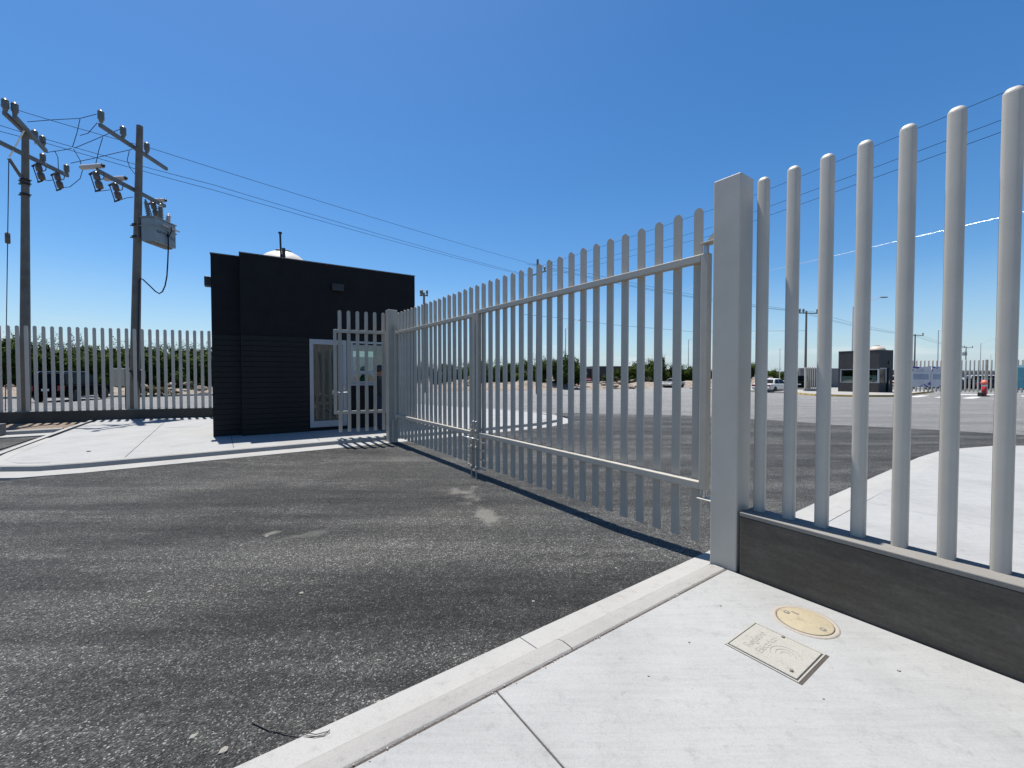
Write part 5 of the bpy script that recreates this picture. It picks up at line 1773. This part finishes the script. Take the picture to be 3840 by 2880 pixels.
    for sgn in (-1, 1):
        x0, x1 = st_[1][0], st_[3][0]
        zlo, zhi = belt * 1.02, Hh - .10
        yl, yh = hw * .885, hw * (st_[2][2] + .012)
        xa0 = lerp(st_[0][0], st_[1][0], .35) + .06; xm = lerp(x0, x1, .46)
        quad('side_window', [(xa0, sgn * yl, zlo), (xm - .04, sgn * yl, zlo), (xm - .04, sgn * yh, zhi), (x0 + .08, sgn * yh, zhi)], M['glass_dark'], (0, sgn, 0))
        xb1 = lerp(st_[4][0], st_[3][0], .2) - .05
        quad('side_window', [(xm + .04, sgn * yl, zlo), (xb1, sgn * yl, zlo), (x1 - .02, sgn * yh, zhi), (xm + .04, sgn * yh, zhi)], M['glass_dark'], (0, sgn, 0))
        q = MB(); q.box((st_[4][0] - .22, sgn * (hw + .09), belt + .03), (.10, .18, .13)); q.build('mirror', paintm, C, bevel=.02)
        # lamps
        q = MB(); q.box((-L / 2 + .02, sgn * hw * .76, belt * .80), (.10, hw * .34, .20 if kind == 'sedan' else .32)); q.build('tail_lamp', M['red_lens'], C, bevel=.02)
        q = MB(); q.box((L / 2 - .09, sgn * hw * .66, hood * .64), (.16, hw * .36, .16)); q.build('headlamp', M['clear_lens'], C, bevel=.03)
        for xw in (-L * .30, L * .31):
            R_ = .33 if kind == 'sedan' else .37
            T = Matrix.Translation((xw, sgn * (hw - .11), R_)) @ Matrix.Rotation(pi / 2, 4, 'X')
            q = MB(); q.lathe([(R_ * .62, -.115), (R_ * .95, -.115), (R_, -.08), (R_, .08), (R_ * .95, .115), (R_ * .62, .115)], 20, T=T)
            wh = q.build('wheel', M['rubber'], C)
            q = MB(); q.lathe([(R_ * .1, -.10), (R_ * .60, -.105), (R_ * .61, .105), (R_ * .1, .10)], 16, T=T); q.build('rim', M['chrome'], wh)
    q = MB(); q.box((-L / 2 - .03, 0, zb + .25), (.12, Wd * .92, .24)); q.build('bumper', paintm, C, bevel=.04)
    q = MB(); q.box((L / 2 + .0, 0, zb + .23), (.12, Wd * .84, .24)); q.build('bumper', paintm, C, bevel=.04)
    q = MB(); q.box((-L / 2 - (.095 if kind == 'sedan' else .01), 0, (zb + .28) if kind == 'sedan' else belt * .72), (.02, .36, .14)); q.build('number_plate', M['white_plastic'], C)
    if kind == 'suv':
        for sgn in (-1, 1):
            q = MB(); q.tube([(-L * .40, sgn * hw * .62, Hh + .0), (-L * .38, sgn * hw * .62, Hh + .06), (L * .02, sgn * hw * .62, Hh + .06), (L * .05, sgn * hw * .62, Hh + .0)], .018, 6); q.build('roof_rail', M['chrome'], C)
    return C

def gl(px, D): return ((px - 1920) / F * D, D, slope(D))

car('black sport utility vehicle parked across the street behind the left fence', 'car', 'parked_car', gl(272, 27.6), radians(-18), M['car_black'], 4.8, 1.95, 1.83, 'suv')
car('white sedan seen from behind on the far street, left of the small booth', 'car', 'parked_car', gl(2899, 43.5), radians(57), M['car_white'], 5.0, 1.88, 1.42, 'sedan')
car('dark pickup seen from behind beside the end post of the booth fence', 'truck', 'pickup_truck', gl(3003, 50), radians(38), M['car_black'], 5.2, 1.9, 1.75, 'pickup')
car('silver compact car facing us at the far kerb before the bushes', 'car', 'parked_car', gl(2525, 62.5), radians(228), M['car_silver'], 4.3, 1.75, 1.42, 'sedan')
PK = 'parked cars behind the far fence'
car('white parked car behind the far fence, left of the red bollard', 'car', 'parked_car', gl(3605, 56), radians(110), M['car_white'], 4.5, 1.8, 1.5, 'sedan', PK)
car('dark parked car in front of the white one left of the red bollard', 'car', 'parked_car', gl(3612, 50), radians(75), M['car_blue'], 4.4, 1.8, 1.45, 'sedan', PK)
car('white van-like car behind the far fence, right of the red bollard', 'car', 'parked_car', gl(3712, 58), radians(120), M['car_white'], 4.6, 1.9, 1.85, 'suv', PK)
car('dark blue parked car behind the far fence, right of the red bollard', 'car', 'parked_car', gl(3722, 49), radians(100), M['car_blue'], 4.4, 1.8, 1.4, 'sedan', PK)
car('white pickup just right of the small dark booth', 'truck', 'pickup_truck', gl(3370, 58), radians(70), M['car_white'], 5.2, 1.9, 1.8, 'pickup', PK)
car('dark parked car behind the white banners', 'car', 'parked_car', gl(3545, 50), radians(85), M['car_blue'], 4.5, 1.8, 1.45, 'sedan', PK)
car('white car behind the far fence at the right photo edge', 'car', 'parked_car', gl(3826, 54), radians(90), M['car_white'], 4.5, 1.8, 1.5, 'sedan', PK)


# ------------------------------------------------------------------ covers in the near pavement, small litter
def slab_loc(s, t, z=0.12): return (*ST(s, t), z)
MH = thing('manhole_cover', 'round sandy-yellow manhole cover in the pavement by the dark wall', 'manhole cover', slab_loc(8.31, -0.305), TH)
m = MB(); m.lathe([(0.145, -.03), (0.145, .004), (0.168, .005), (0.172, -.03)], 48); m.build('rim', M['cover_rim'], MH)
m = MB(); m.lathe([(0.0, .002), (0.1445, .002), (0.1445, .003), (0.0, .0035)], 40); m.build('gap', M['slot'], MH)
m = MB(); m.lathe([(0.141, -.01), (0.141, .006), (0.137, .008), (0.0, .0085)], 48); m.build('lid', M['cover_y'], MH)
for a in (2.6, -0.7):
    x, y = .10 * cos(a + .5), .10 * sin(a + .5)
    m = MB(); m.lathe([(.008, .0), (.009, .011), (.017, .011), (.018, .0)], 14, (x, y, 0)); m.build('lift_eye', M['cast_mark'], MH)
    m = MB(); m.lathe([(.0, .0), (.008, .0), (.008, .0105), (.0, .0105)], 10, (x, y, 0)); m.build('bolt', M['cover_rim'], MH)
m = MB(); m.bx(-.085, -.045, .03, .045, .0, .0098); m.build('tag_plate', M['cast_mark'], MH)

HH = thing('handhole_cover', 'rectangular concrete handhole cover with cast lettering beside the round cover', 'handhole cover', slab_loc(8.325, -0.73), TH)
m = MB(); m.bx(-.185, .185, -.175, .175, -.03, .0015); m.build('gap', M['slot'], HH)
m = MB()
for (x0, x1, y0, y1) in ((-.184, .170, -.174, -.165), (-.184, .170, .162, .174), (-.184, -.176, -.164, .161), (.163, .170, -.164, .161)):
    m.bx(x0, x1, y0, y1, -.02, .004)
m.build('frame', M['cover_g'], HH)
m = MB(); m.bx(-.170, .157, -.157, .156, -.02, .0075); m.build('lid', M['cover_g'], HH, bevel=.004)
text_on('Registro', HH, (-.105, 0.0, .0075), (0, 0, -pi / 2 + pi), .060, M['cover_g'], ext=.0016)
text_on('Eléctrico', HH, (-.045, 0.0, .0075), (0, 0, -pi / 2 + pi), .056, M['cover_g'], ext=.0016)
for r_ in (.022, .045, .07):
    m = MB(); m.tube([(.05 + r_ * cos(a), -.01 + r_ * sin(a), .008) for a in [pi * (0.1 + i * .1) for i in range(12)]], .0018, 5); m.build('cast_ring', M['cover_g'], HH)
for (x, y) in ((-.02, .14), (.12, -.12)):
    m = MB(); m.lathe([(.0, .0), (.009, .0), (.008, .008), (.0, .009)], 12, (x, y, .007)); m.build('lift_eye', M['cast_mark'], HH)

# flush hatch in the left pavement
p = gpt(695, 1599, LZ); hx = (p.x, p.y, slope(p.y) + LZ)
m = MB(); m.bx(-.38, .38, -.22, .22, -.02, .004)
tag(m.build('floor_hatch', M['concrete'], None, hx, frz - .05, .004), 'flush pale hatch in the pavement left of the guardhouse', 'hatch')

# bent tie wire on the asphalt
wp = [(945, 2695), (1000, 2722), (1072, 2746), (1125, 2757), (1180, 2768), (1215, 2764), (1237, 2748)]
pts = [gpt(px, py, 0.055) for px, py in wp]
m = MB(); m.tube([(q.x, q.y, road_z(q.x, q.y) + .004 + .012 * (i > 3) + .008 * (i == 6)) for i, q in enumerate(pts)], .0018, 6)
pts2 = [gpt(px, py, 0.055) for px, py in [(945, 2695), (1010, 2730), (1090, 2746), (1140, 2750), (1185, 2760), (1236, 2747)]]
m.tube([(q.x, q.y, road_z(q.x, q.y) + .007 + .010 * (i > 2)) for i, q in enumerate(pts2)], .0017, 6)
tag(m.build('tie_wire', M['rust']), 'bent black tie wire lying across the near asphalt edge', 'wire')

# loose stones: some on the asphalt, grit in the kerb joint
st_me = []
for i in range(3):
    me = rock_mesh(20 + i, 1); me.materials.clear(); me.materials.append(M['stone']); st_me.append(me)
wst = []
for i in range(2):
    me = rock_mesh(30 + i, 1); me.materials.clear(); me.materials.append(M['white_stone']); wst.append(me)
rnd = random.Random(9)
for px, py, s in ((723, 2770, .016), (840, 2830, .022), (2332, 1905, .018), (1130, 2215, .02), (1000, 2005, .02), (2310, 2135, .012), (1420, 2650, .012), (2000, 2260, .014), (560, 2210, .02), (1950, 1785, .02)):
    q = gpt(px, py, 0.02)
    o = link('pebble', rnd.choice(wst), None, (q.x, q.y, road_z(q.x, q.y) + s * .2), rnd.uniform(0, 6)); o.scale = (s, s * .8, s * .35)
    tag(o, 'small pale stone lying on the dark asphalt', 'pebble', 'loose pale stones on the asphalt')
m = MB()
for i in range(170):
    t = rnd.uniform(-5, -0.1); s = 7.703 + rnd.gauss(0, .008); a = rnd.uniform(.002, .006)
    x, y = ST(s, t)
    m.box((x, y, .112 + rnd.uniform(0, .012)), (a * 1.6, a, a), rnd.uniform(0, 3))
o = m.build('joint_grit', M['stone']); o['kind'] = 'stuff'
for s, t, z in ((8.02, -1.05, .12), (8.6, -.92, .12), (7.93, -.55, .12), (8.05, -1.45, .12), (8.75, -.4, .12), (8.2, -2.4, .12), (7.9, -3.0, .12), (8.9, -1.1, .12)):
    o = link('pebble', st_me[0], None, (*ST(s, t), z + .003), rnd.uniform(0, 6)); a = rnd.uniform(.004, .009); o.scale = (a, a, a * .7)
    tag(o, 'tiny dark pebble lying on the near concrete pavement', 'pebble', 'tiny pebbles on the near pavement')
q = gpt(332, 1694, LZ)
o = link('pebble', st_me[1], None, (q.x, q.y, LZ + .012), 1.0); o.scale = (.035, .03, .02)
tag(o, 'single dark pebble on the left pavement', 'pebble')


# ------------------------------------------------------------------ person behind the pedestrian gate
def person(loc, rz):
    Pn = thing('person', 'person in black top and dark jeans standing behind the pedestrian gate', 'person', loc, rz)
    V = []; R = []; E_ = []
    def add(p, r, par=None):
        V.append(p); R.append(r)
        if par is not None: E_.append((par, len(V) - 1))
        return len(V) - 1
    # local +X = facing
    pel = add((0, 0, .92), .145)
    ab = add((0, 0, 1.06), .135, pel); ch = add((-.01, 0, 1.24), .15, ab); ne0 = add((-.02, 0, 1.36), .10, ch)
    nk = add((-.005, 0, 1.44), .055, ne0); hd = add((.03, 0, 1.54), .088, nk); tp = add((.025, 0, 1.62), .075, hd)
    for sg in (-1, 1):
        hp = add((0, sg * .09, .86), .09, pel); kn = add((.025, sg * .10, .48), .062, hp); an = add((-.01, sg * .105, .09), .045, kn)
        he = add((.0, sg * .105, .05), .045, an); to = add((.17, sg * .12, .035), .038, he)
        sh = add((-.02, sg * .19, 1.33), .062, ch); el = add((-.05, sg * .25, 1.06), .046, sh); wr = add((.10, sg * .22, .86), .034, el)
        pm = add((.16, sg * .20, .80), .033, wr)
        for f_ in range(4):
            k1 = add((.20 + .008 * f_, sg * (.165 + .022 * f_), .745), .011, pm); add((.205, sg * (.165 + .02 * f_), .70), .009, k1)
        t1 = add((.20, sg * .15, .80), .012, pm); add((.225, sg * .145, .77), .010, t1)
    add((.125, 0, 1.535), .022, hd)
    me = bpy.data.meshes.new('body'); me.from_pydata(V, E_, []); me.update()
    o = bpy.data.objects.new('body', me); COL.objects.link(o)
    sk = o.modifiers.new('skin', 'SKIN')
    for i, r in enumerate(R):
        d = me.skin_vertices[0].data[i]; d.radius = (r, r); d.use_root = (i == 0)
    sb = o.modifiers.new('sub', 'SUBSURF'); sb.levels = 2; sb.render_levels = 2
    dg = bpy.context.evaluated_depsgraph_get()
    m2 = bpy.data.meshes.new_from_object(o.evaluated_get(dg))
    bpy.data.objects.remove(o)
    for n_ in ('skin', 'shirt', 'jeans', 'hair', 'rubber'): m2.materials.append(M[n_])
    for pl in m2.polygons:
        c = pl.center
        if c.z > 1.40: mi = 0
        elif c.z > .90 : mi = 1
        elif c.z < .08: mi = 4
        else: mi = 2
        if abs(c.y) > .14 and .6 < c.z < .88 and c.x > .08: mi = 0
        pl.material_index = mi; pl.use_smooth = True
    b = bpy.data.objects.new('body', m2); COL.objects.link(b); b.parent = Pn
    q = MB(); vs = []; 
    T = Matrix.Translation((.0, 0, 1.585))
    q.lathe([(.10, -.055), (.112, -.01), (.112, .03), (.095, .075), (.05, .103), (0, .108)], 16, T=T @ Matrix.Rotation(-.25, 4, 'Y'))
    q.build('hair', M['hair'], Pn)
    return Pn
q = gpt(1425, 1613, LZ)
person((q.x, q.y, LZ), radians(25))
